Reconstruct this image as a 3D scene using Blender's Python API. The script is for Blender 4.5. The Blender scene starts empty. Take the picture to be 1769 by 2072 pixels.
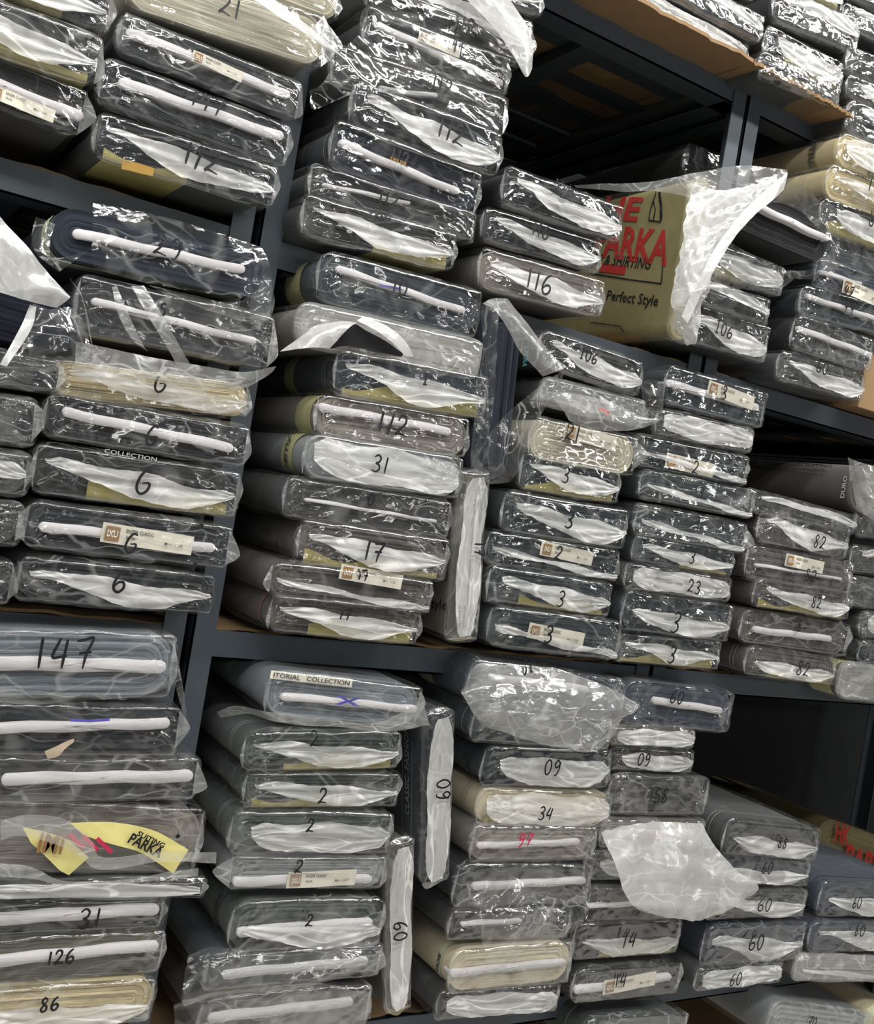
import bpy, math, random
import numpy as np
from mathutils import Vector, Matrix

# ------------------------------------------------------------ camera, world, lights
SC = bpy.context.scene
COL = SC.collection
H = 1.6                                   # eye height
FPX, YAW, PIT, ROL = 2108.8, .5496872, -.0027904, .168151
CXP, CYP = 884.5, 1036.0
_fw = np.array([math.sin(YAW)*math.cos(PIT), math.cos(YAW)*math.cos(PIT), math.sin(PIT)])
_r0 = np.array([math.cos(YAW), -math.sin(YAW), 0.0]); _u0 = np.cross(_r0, _fw)
_rt = _r0*math.cos(ROL)+_u0*math.sin(ROL); _up = -_r0*math.sin(ROL)+_u0*math.cos(ROL)
cam_d = bpy.data.cameras.new('camera'); cam = bpy.data.objects.new('camera', cam_d); COL.objects.link(cam)
cam_d.sensor_fit = 'HORIZONTAL'; cam_d.sensor_width = 36; cam_d.lens = FPX/1769*36
cam_d.clip_start = .05
M = Matrix.Identity(4)
for i in range(3):
    M[i][0] = _rt[i]; M[i][1] = _up[i]; M[i][2] = -_fw[i]
M[2][3] = H
cam.matrix_world = M
SC.camera = cam
SC.view_settings.view_transform = 'Standard'; SC.view_settings.look = 'None'
SC.view_settings.gamma = 1; SC.view_settings.use_curve_mapping = False
SC.view_settings.exposure = 0.12
SC.cycles.transparent_max_bounces = 24
SC.cycles.max_bounces = 8
SC.cycles.caustics_reflective = False; SC.cycles.caustics_refractive = False

W = bpy.data.worlds.new('world'); SC.world = W; W.use_nodes = True
W.node_tree.nodes['Background'].inputs[0].default_value = (.80, .86, 1, 1)
W.node_tree.nodes['Background'].inputs[1].default_value = .16

def area_light(x, y, z, sx, sy, power, col=(1, .985, .95)):
    l = bpy.data.lights.new('ceiling_or_fill_light', 'AREA'); l.shape = 'RECTANGLE'
    l.size = sx; l.size_y = sy; l.energy = power; l.color = col
    o = bpy.data.objects.new('ceiling_or_fill_light', l); COL.objects.link(o)  # shared by the ceiling tubes and the added fill lights
    o.location = (x, y, z)
    d = Vector((x, 1.5, H)) - Vector((x, y, z))
    o.rotation_euler = d.to_track_quat('-Z', 'Y').to_euler()
    return o
LP = 24
for lx in (-2.4, -1.0, .5, 2.1, 3.7):           # two rows of fluorescent tubes over the aisle
    area_light(lx, .15, 4.2, 1.3, .10, LP)
    area_light(lx, -1.15, 4.2, 1.3, .14, LP)

for lx in (-1.8, .2, 2.2, 4.2):           # added fill across the aisle, no known lamps; brightens the shelf undersides
    area_light(lx, -2.12, 2.15, 1.3, .10, 7)

# ------------------------------------------------------------ photo frame -> aisle geometry
def UP(x, y, Y=1.5):
    d = (x-CXP)*_rt - (y-CYP)*_up + FPX*_fw
    p = d*(Y/d[1]); return np.array([p[0], p[1], p[2]+H])

# ------------------------------------------------------------ materials
def s2l(c):
    return tuple(((v/255)/12.92 if v/255 <= .04045 else ((v/255+.055)/1.055)**2.4) for v in c)+(1,)
MATS = {}
def newmat(name):
    m = bpy.data.materials.new(name); m.use_nodes = True; nt = m.node_tree
    for n in list(nt.nodes): nt.nodes.remove(n)
    out = nt.nodes.new('ShaderNodeOutputMaterial'); return m, nt, out
def N(nt, typ, **kw):
    n = nt.nodes.new(typ)
    for k, v in kw.items():
        if k in ('inputs',):
            for a, b in v.items(): n.inputs[a].default_value = b
        else: setattr(n, k, v)
    return n
def objcoord(nt, scale=(1, 1, 1)):
    tc = N(nt, 'ShaderNodeTexCoord'); oi = N(nt, 'ShaderNodeObjectInfo')
    mul = N(nt, 'ShaderNodeVectorMath', operation='SCALE'); mul.inputs[3].default_value = 17.0
    cmb = N(nt, 'ShaderNodeCombineXYZ')
    for i in range(3): nt.links.new(oi.outputs['Random'], cmb.inputs[i])
    nt.links.new(cmb.outputs[0], mul.inputs[0])
    mp = N(nt, 'ShaderNodeMapping'); mp.inputs['Scale'].default_value = scale
    nt.links.new(tc.outputs['Object'], mp.inputs['Vector'])
    add = N(nt, 'ShaderNodeVectorMath', operation='ADD')
    nt.links.new(mp.outputs[0], add.inputs[0]); nt.links.new(mul.outputs[0], add.inputs[1])
    return add.outputs[0]
def plain(name, rgb, rough=.7, metal=0, noise=.12, nscale=60, bump=.0, bscale=400, spec=.5):
    if name in MATS: return MATS[name]
    m, nt, out = newmat(name)
    p = N(nt, 'ShaderNodeBsdfPrincipled'); p.inputs['Roughness'].default_value = rough
    p.inputs['Metallic'].default_value = metal; p.inputs['Specular IOR Level'].default_value = spec
    co = objcoord(nt)
    n1 = N(nt, 'ShaderNodeTexNoise'); n1.inputs['Scale'].default_value = nscale; n1.inputs['Detail'].default_value = 4
    nt.links.new(co, n1.inputs['Vector'])
    mx = N(nt, 'ShaderNodeMix', data_type='RGBA'); c = s2l(rgb)
    mx.inputs[6].default_value = tuple(v*(1-noise) for v in c[:3])+(1,)
    mx.inputs[7].default_value = tuple(min(1, v*(1+noise)) for v in c[:3])+(1,)
    nt.links.new(n1.outputs['Fac'], mx.inputs[0]); nt.links.new(mx.outputs[2], p.inputs['Base Color'])
    if bump:
        n2 = N(nt, 'ShaderNodeTexNoise'); n2.inputs['Scale'].default_value = bscale
        nt.links.new(co, n2.inputs['Vector'])
        b = N(nt, 'ShaderNodeBump'); b.inputs['Strength'].default_value = bump; b.inputs['Distance'].default_value = .002
        nt.links.new(n2.outputs['Fac'], b.inputs['Height']); nt.links.new(b.outputs[0], p.inputs['Normal'])
    nt.links.new(p.outputs[0], out.inputs[0]); MATS[name] = m; return m

def fabric(rgb):
    """woven suiting: fine weave on the sides, edge-on layers (UV.x) on the ends"""
    key = 'fabric_%d_%d_%d' % rgb
    if key in MATS: return MATS[key]
    m, nt, out = newmat(key)
    p = N(nt, 'ShaderNodeBsdfPrincipled'); p.inputs['Roughness'].default_value = .85
    p.inputs['Specular IOR Level'].default_value = .25
    p.inputs['Sheen Weight'].default_value = .15
    co = objcoord(nt)
    n1 = N(nt, 'ShaderNodeTexNoise'); n1.inputs['Scale'].default_value = 14; n1.inputs['Detail'].default_value = 5
    nt.links.new(co, n1.inputs['Vector'])
    uv = N(nt, 'ShaderNodeUVMap'); sx = N(nt, 'ShaderNodeSeparateXYZ'); nt.links.new(uv.outputs[0], sx.inputs[0])
    # layers
    cmb = N(nt, 'ShaderNodeCombineXYZ')
    m1 = N(nt, 'ShaderNodeMath', operation='MULTIPLY'); m1.inputs[1].default_value = 26
    nt.links.new(sx.outputs[0], m1.inputs[0]); nt.links.new(m1.outputs[0], cmb.inputs[0])
    m2 = N(nt, 'ShaderNodeMath', operation='MULTIPLY'); m2.inputs[1].default_value = 1.2
    nt.links.new(sx.outputs[1], m2.inputs[0]); nt.links.new(m2.outputs[0], cmb.inputs[1])
    oi = N(nt, 'ShaderNodeObjectInfo'); m3 = N(nt, 'ShaderNodeMath', operation='MULTIPLY'); m3.inputs[1].default_value = 40
    nt.links.new(oi.outputs['Random'], m3.inputs[0]); nt.links.new(m3.outputs[0], cmb.inputs[2])
    lay = N(nt, 'ShaderNodeTexNoise'); lay.inputs['Scale'].default_value = 1.6; lay.inputs['Detail'].default_value = 3
    nt.links.new(cmb.outputs[0], lay.inputs['Vector'])
    ramp = N(nt, 'ShaderNodeValToRGB'); c = s2l(rgb)
    ramp.color_ramp.elements[0].position = .35; ramp.color_ramp.elements[1].position = .68
    ramp.color_ramp.elements[0].color = tuple(v*.62 for v in c[:3])+(1,)
    ramp.color_ramp.elements[1].color = tuple(min(.85, v*1.35+.006) for v in c[:3])+(1,)
    nt.links.new(lay.outputs['Fac'], ramp.inputs[0])
    side = N(nt, 'ShaderNodeMix', data_type='RGBA')
    side.inputs[6].default_value = tuple(v*.85 for v in c[:3])+(1,); side.inputs[7].default_value = tuple(min(.85, v*1.15) for v in c[:3])+(1,)
    nt.links.new(n1.outputs['Fac'], side.inputs[0])
    gt = N(nt, 'ShaderNodeMath', operation='GREATER_THAN'); gt.inputs[1].default_value = .001
    nt.links.new(sx.outputs[0], gt.inputs[0])
    mx = N(nt, 'ShaderNodeMix', data_type='RGBA'); nt.links.new(gt.outputs[0], mx.inputs[0])
    nt.links.new(side.outputs[2], mx.inputs[6]); nt.links.new(ramp.outputs[0], mx.inputs[7])
    nt.links.new(mx.outputs[2], p.inputs['Base Color'])
    n2 = N(nt, 'ShaderNodeTexNoise'); n2.inputs['Scale'].default_value = 900
    nt.links.new(co, n2.inputs['Vector'])
    ad = N(nt, 'ShaderNodeMath', operation='MULTIPLY_ADD'); ad.inputs[1].default_value = 2.5
    nt.links.new(lay.outputs['Fac'], ad.inputs[0]); nt.links.new(n2.outputs['Fac'], ad.inputs[2])
    b = N(nt, 'ShaderNodeBump'); b.inputs['Strength'].default_value = .5; b.inputs['Distance'].default_value = .001
    nt.links.new(ad.outputs[0], b.inputs['Height']); nt.links.new(b.outputs[0], p.inputs['Normal'])
    nt.links.new(p.outputs[0], out.inputs[0]); MATS[key] = m; return m

def plastic(name, haze, streak, white=(.86, .87, .86), rough=.085, gloss=1.0, scale=(1, 1, 1), bump=.6):
    """clear polythene: see-through film, milky where it is creased or doubled, sharp glints"""
    if name in MATS: return MATS[name]
    m, nt, out = newmat(name)
    co = objcoord(nt, scale)
    # distorted coordinates
    dn = N(nt, 'ShaderNodeTexNoise'); dn.inputs['Scale'].default_value = 9; dn.inputs['Detail'].default_value = 2
    nt.links.new(co, dn.inputs['Vector'])
    ds = N(nt, 'ShaderNodeVectorMath', operation='SCALE'); ds.inputs[3].default_value = .09
    nt.links.new(dn.outputs['Color'], ds.inputs[0])
    da = N(nt, 'ShaderNodeVectorMath', operation='ADD'); nt.links.new(co, da.inputs[0]); nt.links.new(ds.outputs[0], da.inputs[1])
    v1 = N(nt, 'ShaderNodeTexVoronoi', feature='DISTANCE_TO_EDGE'); v1.inputs['Scale'].default_value = 22
    nt.links.new(da.outputs[0], v1.inputs['Vector'])
    r1 = N(nt, 'ShaderNodeMapRange'); r1.inputs[1].default_value = 0; r1.inputs[2].default_value = .035
    r1.inputs[3].default_value = 1; r1.inputs[4].default_value = 0
    nt.links.new(v1.outputs['Distance'], r1.inputs[0])
    n2 = N(nt, 'ShaderNodeTexNoise'); n2.inputs['Scale'].default_value = 16; n2.inputs['Detail'].default_value = 5
    n2.inputs['Distortion'].default_value = 1.2
    nt.links.new(da.outputs[0], n2.inputs['Vector'])
    r2 = N(nt, 'ShaderNodeMapRange'); r2.inputs[1].default_value = .52; r2.inputs[2].default_value = .80
    nt.links.new(n2.outputs['Fac'], r2.inputs[0])
    n3 = N(nt, 'ShaderNodeTexNoise'); n3.inputs['Scale'].default_value = 6
    nt.links.new(co, n3.inputs['Vector'])
    r3 = N(nt, 'ShaderNodeMapRange'); r3.inputs[1].default_value = .42; r3.inputs[2].default_value = .62
    nt.links.new(n3.outputs['Fac'], r3.inputs[0])
    l1 = N(nt, 'ShaderNodeMath', operation='MULTIPLY'); nt.links.new(r1.outputs[0], l1.inputs[0]); nt.links.new(r3.outputs[0], l1.inputs[1])
    a1 = N(nt, 'ShaderNodeMath', operation='MULTIPLY'); a1.inputs[1].default_value = streak*.2; nt.links.new(l1.outputs[0], a1.inputs[0])
    a2 = N(nt, 'ShaderNodeMath', operation='MULTIPLY_ADD'); a2.inputs[1].default_value = streak
    nt.links.new(r2.outputs[0], a2.inputs[0]); nt.links.new(a1.outputs[0], a2.inputs[2])
    mp2 = N(nt, 'ShaderNodeMapping'); mp2.inputs['Scale'].default_value = (7, 20, 34); mp2.inputs['Rotation'].default_value = (0, .6, .3)
    nt.links.new(da.outputs[0], mp2.inputs['Vector'])
    v2 = N(nt, 'ShaderNodeTexVoronoi', feature='DISTANCE_TO_EDGE'); v2.inputs['Scale'].default_value = 1.0
    nt.links.new(mp2.outputs[0], v2.inputs['Vector'])
    r4 = N(nt, 'ShaderNodeMapRange'); r4.inputs[2].default_value = .04; r4.inputs[3].default_value = streak*1.3; r4.inputs[4].default_value = 0
    nt.links.new(v2.outputs['Distance'], r4.inputs[0])
    r5 = N(nt, 'ShaderNodeMapRange'); r5.inputs[1].default_value = .6; r5.inputs[2].default_value = .42
    nt.links.new(n3.outputs['Fac'], r5.inputs[0])
    l2 = N(nt, 'ShaderNodeMath', operation='MULTIPLY'); nt.links.new(r4.outputs[0], l2.inputs[0]); nt.links.new(r5.outputs[0], l2.inputs[1])
    l3 = N(nt, 'ShaderNodeMath', operation='ADD'); nt.links.new(l2.outputs[0], l3.inputs[0]); nt.links.new(a2.outputs[0], l3.inputs[1])
    a3 = N(nt, 'ShaderNodeMath', operation='ADD', use_clamp=True); a3.inputs[1].default_value = haze
    nt.links.new(l3.outputs[0], a3.inputs[0])
    # bump: crumple
    hsum = N(nt, 'ShaderNodeMath', operation='MULTIPLY_ADD'); hsum.inputs[1].default_value = .7
    nv = N(nt, 'ShaderNodeTexVoronoi', feature='F1'); nv.inputs['Scale'].default_value = 34
    nt.links.new(da.outputs[0], nv.inputs['Vector'])
    nt.links.new(nv.outputs['Distance'], hsum.inputs[0]); nt.links.new(n2.outputs['Fac'], hsum.inputs[2])
    b = N(nt, 'ShaderNodeBump'); b.inputs['Strength'].default_value = bump; b.inputs['Distance'].default_value = .0022
    nt.links.new(hsum.outputs[0], b.inputs['Height'])
    tr = N(nt, 'ShaderNodeBsdfTransparent'); tr.inputs[0].default_value = (.95, .955, .955, 1)
    df = N(nt, 'ShaderNodeBsdfDiffuse'); df.inputs[0].default_value = white+(1,)
    tl = N(nt, 'ShaderNodeBsdfTranslucent'); tl.inputs[0].default_value = white+(1,)
    nt.links.new(b.outputs[0], df.inputs['Normal'])
    md = N(nt, 'ShaderNodeMixShader'); md.inputs[0].default_value = .3
    nt.links.new(df.outputs[0], md.inputs[1]); nt.links.new(tl.outputs[0], md.inputs[2])
    mh = N(nt, 'ShaderNodeMixShader'); nt.links.new(a3.outputs[0], mh.inputs[0])
    nt.links.new(tr.outputs[0], mh.inputs[1]); nt.links.new(md.outputs[0], mh.inputs[2])
    gl = N(nt, 'ShaderNodeBsdfGlossy'); gl.inputs['Roughness'].default_value = rough
    gl.inputs[0].default_value = (1, 1, 1, 1)
    nt.links.new(b.outputs[0], gl.inputs['Normal'])
    fr = N(nt, 'ShaderNodeFresnel'); fr.inputs[0].default_value = 1.45
    fm = N(nt, 'ShaderNodeMath', operation='MULTIPLY', use_clamp=True); fm.inputs[1].default_value = 1.5*gloss
    nt.links.new(fr.outputs[0], fm.inputs[0])
    fc = N(nt, 'ShaderNodeMath', operation='MINIMUM'); fc.inputs[1].default_value = .18*gloss
    nt.links.new(fm.outputs[0], fc.inputs[0])
    mg = N(nt, 'ShaderNodeMixShader'); nt.links.new(fc.outputs[0], mg.inputs[0])
    nt.links.new(mh.outputs[0], mg.inputs[1]); nt.links.new(gl.outputs[0], mg.inputs[2])
    nt.links.new(mg.outputs[0], out.inputs[0]); MATS[name] = m; return m

BAG = plastic('clear_polythene', .012, .17)
BSIDE = plastic('taut_polythene', .015, .05, bump=.15, gloss=.45, rough=.3)
BAGH = plastic('hazy_polythene', .035, .24, bump=.8)
FLAP = plastic('gathered_polythene', .56, .70, white=(.95, .95, .93), rough=.22, scale=(.55, 1, 1.3), bump=.8, gloss=.5)
DRAPE = plastic('loose_polythene', .24, .36, white=(.88, .89, .88), rough=.15, bump=.9)
MILK = plastic('milky_polythene', .66, .3, white=(.90, .90, .89), rough=.2, bump=.9)
STEEL = plain('painted_grey_steel', (72, 80, 88), .45, .0, .10, 12, .15, 90)
CARD = plain('corrugated_cardboard', (150, 122, 88), .85, 0, .12, 30, .3, 200)
MARK = plain('black_marker_ink', (14, 14, 20), .5)
MARKR = plain('red_marker_ink', (190, 40, 80), .5)
MARKB = plain('blue_marker_ink', (88, 84, 170), .5)
CORE = plain('white_core_board', (220, 216, 218), .7, 0, .05, 80, .2, 90)
PAPER = plain('cream_label_paper', (228, 222, 206), .6, 0, .04)
BROWN = plain('brown_print', (150, 112, 70), .6)
INKG = plain('grey_print', (70, 70, 72), .6)
OLIVE = plain('olive_wrapping_paper', (150, 140, 86), .5, 0, .15, 25, .4, 60)
YELLOW = plain('yellow_wrapping_paper', (226, 216, 140), .5, 0, .08, 25, .4, 60)
REDP = plain('red_print', (196, 52, 46), .5)
BAND = plain('pale_green_selvedge', (196, 200, 168), .7, 0, .06, 60, .2, 300)
THREAD = plain('pale_selvedge_thread', (170, 172, 168), .8)
GOLD = plain('gold_foil', (186, 148, 80), .3, .4)

# ------------------------------------------------------------ mesh helpers
def mesh_obj(name, V, F, mat, parent=None, smooth=True, uv=None):
    me = bpy.data.meshes.new(name)
    me.from_pydata([tuple(map(float, v)) for v in V], [], F)
    if smooth: me.polygons.foreach_set('use_smooth', [True]*len(me.polygons))
    if uv is not None:
        l = me.uv_layers.new(name='UVMap'); idx = np.empty(len(me.loops), dtype=np.int32)
        me.loops.foreach_get('vertex_index', idx)
        l.data.foreach_set('uv', np.asarray(uv, dtype=np.float32)[idx].ravel())
    me.materials.append(mat)
    o = bpy.data.objects.new(name, me); COL.objects.link(o)
    if parent is not None: o.parent = parent
    return o
def grid_faces(n, m, close=False):
    F = []
    for i in range(n-1):
        for j in range(m if close else m-1):
            k = (j+1) % m; F.append((i*m+j, i*m+k, (i+1)*m+k, (i+1)*m+j))
    return F
def box(name, lo, hi, mat, parent=None, bev=0):
    x0, y0, z0 = lo; x1, y1, z1 = hi
    V = [(x0, y0, z0), (x1, y0, z0), (x1, y1, z0), (x0, y1, z0), (x0, y0, z1), (x1, y0, z1), (x1, y1, z1), (x0, y1, z1)]
    F = [(3, 2, 1, 0), (4, 5, 6, 7), (0, 1, 5, 4), (1, 2, 6, 5), (2, 3, 7, 6), (3, 0, 4, 7)]
    o = mesh_obj(name, V, F, mat, parent, smooth=False)
    if bev:
        b = o.modifiers.new('bevel', 'BEVEL'); b.width = bev; b.segments = 2
    return o
def boxes(name, L, mat, parent=None):
    V = []; F = []
    for (lo, hi) in L:
        x0, y0, z0 = lo; x1, y1, z1 = hi; k = len(V)
        V += [(x0, y0, z0), (x1, y0, z0), (x1, y1, z0), (x0, y1, z0), (x0, y0, z1), (x1, y0, z1), (x1, y1, z1), (x0, y1, z1)]
        F += [tuple(k+i for i in f) for f in [(3, 2, 1, 0), (4, 5, 6, 7), (0, 1, 5, 4), (1, 2, 6, 5), (2, 3, 7, 6), (3, 0, 4, 7)]]
    return mesh_obj(name, V, F, mat, parent, smooth=False)

def tri(x): return 2*np.abs(x-np.floor(x)-.5)
class Crumple:
    """folded-sheet height field: a sum of sharp-creased triangular waves"""
    def __init__(s, seed, f=1.0):
        r = np.random.default_rng(seed); s.d = []; s.f = f
        for fr, am in ((5, 1), (8, .8), (13, .55), (22, .34), (37, .2), (60, .11)):
            v = r.normal(size=3); v /= np.linalg.norm(v); w = r.normal(size=3); w /= np.linalg.norm(w)
            s.d.append((v*fr*f, w*fr*f*.5, r.random(), r.random(), am))
    def __call__(s, x, y, z):
        h = 0
        for v, w, p, q, am in s.d:
            k = .35*tri(x*w[0]+y*w[1]+z*w[2]+q)
            h = h + am*tri(x*v[0]+y*v[1]+z*v[2]+p+k)
        return h/3.0          # ~0..1

def outline(a, b, r, n=72):
    """rounded rectangle, half sizes a,b; returns n points evenly spread"""
    r = min(r, a*.999, b*.999); pts = []
    segs = [('l', (a-r, -b), (-(a-r), -b)), ('c', (-(a-r), -(b-r)), -90, -180), ('l', (-a, -(b-r)), (-a, b-r)),
            ('c', (-(a-r), b-r), 180, 90), ('l', (-(a-r), b), (a-r, b)), ('c', (a-r, b-r), 90, 0), ('l', (a, b-r), (a, -(b-r))), ('c', (a-r, -(b-r)), 0, -90)]
    P = []
    for s in segs:
        if s[0] == 'l':
            for t in np.linspace(0, 1, 24, endpoint=False): P.append((s[1][0]+(s[2][0]-s[1][0])*t, s[1][1]+(s[2][1]-s[1][1])*t))
        else:
            for t in np.linspace(0, 1, 12, endpoint=False):
                an = math.radians(s[2]+(s[3]-s[2])*t); P.append((s[1][0]+r*math.cos(an), s[1][1]+r*math.sin(an)))
    P = np.array(P+[P[0]]); L = np.concatenate([[0], np.cumsum(np.hypot(*np.diff(P, axis=0).T))])
    t = np.linspace(0, L[-1], n, endpoint=False)
    return np.stack([np.interp(t, L, P[:, 0]), np.interp(t, L, P[:, 1])], 1)

# handwriting strokes, unit box
DG = {
 '0': [[(.5, 1), (.2, .8), (.08, .45), (.3, .05), (.65, .05), (.9, .45), (.8, .85), (.5, 1), (.42, .93)]],
 '1': [[(.55, 1), (.5, .6), (.45, 0)]],
 'I': [[(.2, .95), (.85, 1)], [(.55, .98), (.5, .05)], [(.2, .02), (.85, .05)]],
 '2': [[(.1, .72), (.3, .98), (.7, .95), (.78, .7), (.45, .35), (.05, .05), (.35, .12), (1.05, .04)]],
 '3': [[(.15, .85), (.5, 1), (.82, .85), (.7, .6), (.4, .5), (.75, .42), (.85, .18), (.5, 0), (.05, .08)]],
 '5': [[(.85, 1), (.3, .98), (.22, .58), (.65, .55), (.8, .25), (.5, 0), (.08, .08)]],
 'S': [[(.75, .95), (.35, .9), (.2, .65), (.7, .4), (.7, .12), (.3, 0), (.05, .12)]],
 '4': [[(.45, 1), (.1, .4), (.5, .38), (.85, .42)], [(.8, .95), (.62, .0)]],
 '6': [[(.8, 1), (.4, .8), (.12, .4), (.2, .08), (.55, 0), (.85, .22), (.75, .45), (.4, .42), (.2, .25)]],
 'G': [[(.85, .95), (.45, .98), (.12, .6), (.08, .2), (.4, 0), (.8, .2), (.85, .48), (.4, .45)]],
 '7': [[(.05, .9), (.5, .95), (.9, 1), (.6, .5), (.45, 0)], [(.2, .5), (.85, .55)]],
 '8': [[(.85, .85), (.5, 1), (.2, .82), (.35, .58), (.75, .35), (.7, .08), (.35, 0), (.12, .2), (.45, .5), (.85, .85)]],
 '9': [[(.8, .8), (.45, 1), (.15, .75), (.4, .5), (.8, .72), (.8, .9), (.78, .4), (.5, 0), (.2, .02)]],
 '/': [[(.75, 1), (.3, -.1)]],
 '_': [[(-.2, -.15), (.9, -.12)], [(-.1, -.4), (.85, -.35)]],
 '-': [[(.1, .4), (.9, .45)]],
}
WD = {'1': .45, 'I': .7, '/': .5}
def smooth_line(P, k=5):
    P = np.array(P, float)
    if len(P) < 3: 
        t = np.linspace(0, 1, 8)[:, None]; return P[0]*(1-t)+P[1]*t
    Q = np.vstack([2*P[0]-P[1], P, 2*P[-1]-P[-2]]); out = []
    for i in range(1, len(Q)-2):
        for t in np.linspace(0, 1, k, endpoint=False):
            a, b, c, d = Q[i-1], Q[i], Q[i+1], Q[i+2]
            out.append(.5*((2*b)+(-a+c)*t+(2*a-5*b+4*c-d)*t*t+(-a+3*b-3*c+d)*t**3))
    out.append(P[-1]); return np.array(out)
def ribbon(lines, width, yfun, name, mat, parent):
    V = []; F = []
    for P in lines:
        P = np.asarray(P); d = np.gradient(P, axis=0); L = np.hypot(d[:, 0], d[:, 1])+1e-9
        n = np.stack([-d[:, 1]/L, d[:, 0]/L], 1)
        w = width*.5*np.interp(np.linspace(0, 1, len(P)), [0, .1, .85, 1], [.7, 1, .95, .5])[:, None]
        A = P+n*w; B = P-n*w; k = len(V)
        ya = yfun(A[:, 0], A[:, 1]); yb = yfun(B[:, 0], B[:, 1])
        for i in range(len(P)):
            ym = min(ya[i], yb[i])
            V.append((A[i, 0], ym, A[i, 1])); V.append((B[i, 0], ym, B[i, 1]))
        for i in range(len(P)-1): F.append((k+2*i, k+2*i+1, k+2*i+3, k+2*i+2))
    if V: return mesh_obj(name, V, F, mat, parent)

_fcache = {}
def font_pts(s):
    """letter outlines as mesh data (built-in font): vertices (x,y) with cap height ~.7, and faces"""
    if s not in _fcache:
        cu = bpy.data.curves.new('t', 'FONT'); cu.body = s; cu.size = 1; cu.resolution_u = 2; cu.offset = .03 if s.isupper() and len(s) < 8 else .012
        ob = bpy.data.objects.new('t', cu); COL.objects.link(ob)
        me = bpy.data.meshes.new_from_object(ob)
        V = np.array([v.co[:2] for v in me.vertices]) if len(me.vertices) else np.zeros((0, 2)); F = [tuple(p.vertices) for p in me.polygons]
        bpy.data.objects.remove(ob); bpy.data.meshes.remove(me); bpy.data.curves.remove(cu)
        if len(V): V = V-np.array([V[:, 0].min(), V[:, 1].min()])
        _fcache[s] = (V, F)
    return _fcache[s]
def letters(s, h, w=None):
    V, F = font_pts(s); V = V*(h/max(V[:, 1].max(), 1e-6))
    if w: V = V*np.array([w/V[:, 0].max(), 1])
    return V-V.max(0)/2, F

def rot2(P, deg):
    a = math.radians(deg); c, s = math.cos(a), math.sin(a)
    P = np.asarray(P); return P@np.array([[c, s], [-s, c]])

SEED = [100]
COLS = dict(char=(45, 48, 52), navy=(21, 28, 42), black=(14, 15, 20), grey=(70, 72, 73), teal=(43, 53, 58), brown=(82, 77, 75),
            beige=(186, 180, 160), cream=(206, 194, 164), ltblue=(120, 127, 134), greygreen=(70, 77, 75), slate=(52, 60, 67), olive=(92, 90, 78),
            ltgrey=(140, 144, 146), tan=(196, 180, 140), dkgrey=(53, 54, 56), bluegrey=(58, 65, 78), taupe=(128, 122, 114))

FLAPS = {   # (u, vtop, vbot) in face half-sizes
 'V': [(-.92, .45, .15), (-.7, .5, .05), (-.4, .45, -.35), (-.1, .38, -.8), (.15, .3, -.98), (.45, .18, -.8), (.7, .1, -.5), (.95, .05, -.3)],
 'W': [(-.85, .55, .1), (-.6, .5, .0), (-.3, .42, -.45), (0, .35, -.75), (.3, .25, -.9), (.6, .2, -.95), (.8, .1, -.75), (.97, .0, -.3)],
 'F': [(-.8, .5, -.2), (-.6, .55, -.6), (-.3, .55, -.9), (0, .5, -.95), (.3, .5, -.95), (.6, .45, -.92), (.85, .4, -.7), (.95, .2, -.1)],
 'L': [(-.9, .1, -.1), (-.6, .2, -.6), (-.2, .1, -.92), (.2, .0, -.98), (.6, .0, -.9), (.95, -.1, -.4)],
 'H': [(-.96, .15, -.25), (-.5, -.05, -.4), (0, -.25, -.62), (.5, -.45, -.85), (.97, -.55, -.98)],
 'T': [(-.85, .8, .2), (-.5, .85, .25), (0, .8, .1), (.4, .75, -.1), (.8, .6, -.3), (.97, .3, -.3)],
 'A': [(-.93, .75, -.6), (-.6, .85, -.85), (0, .85, -.9), (.6, .8, -.9), (.95, .6, -.6)],
}

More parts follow.
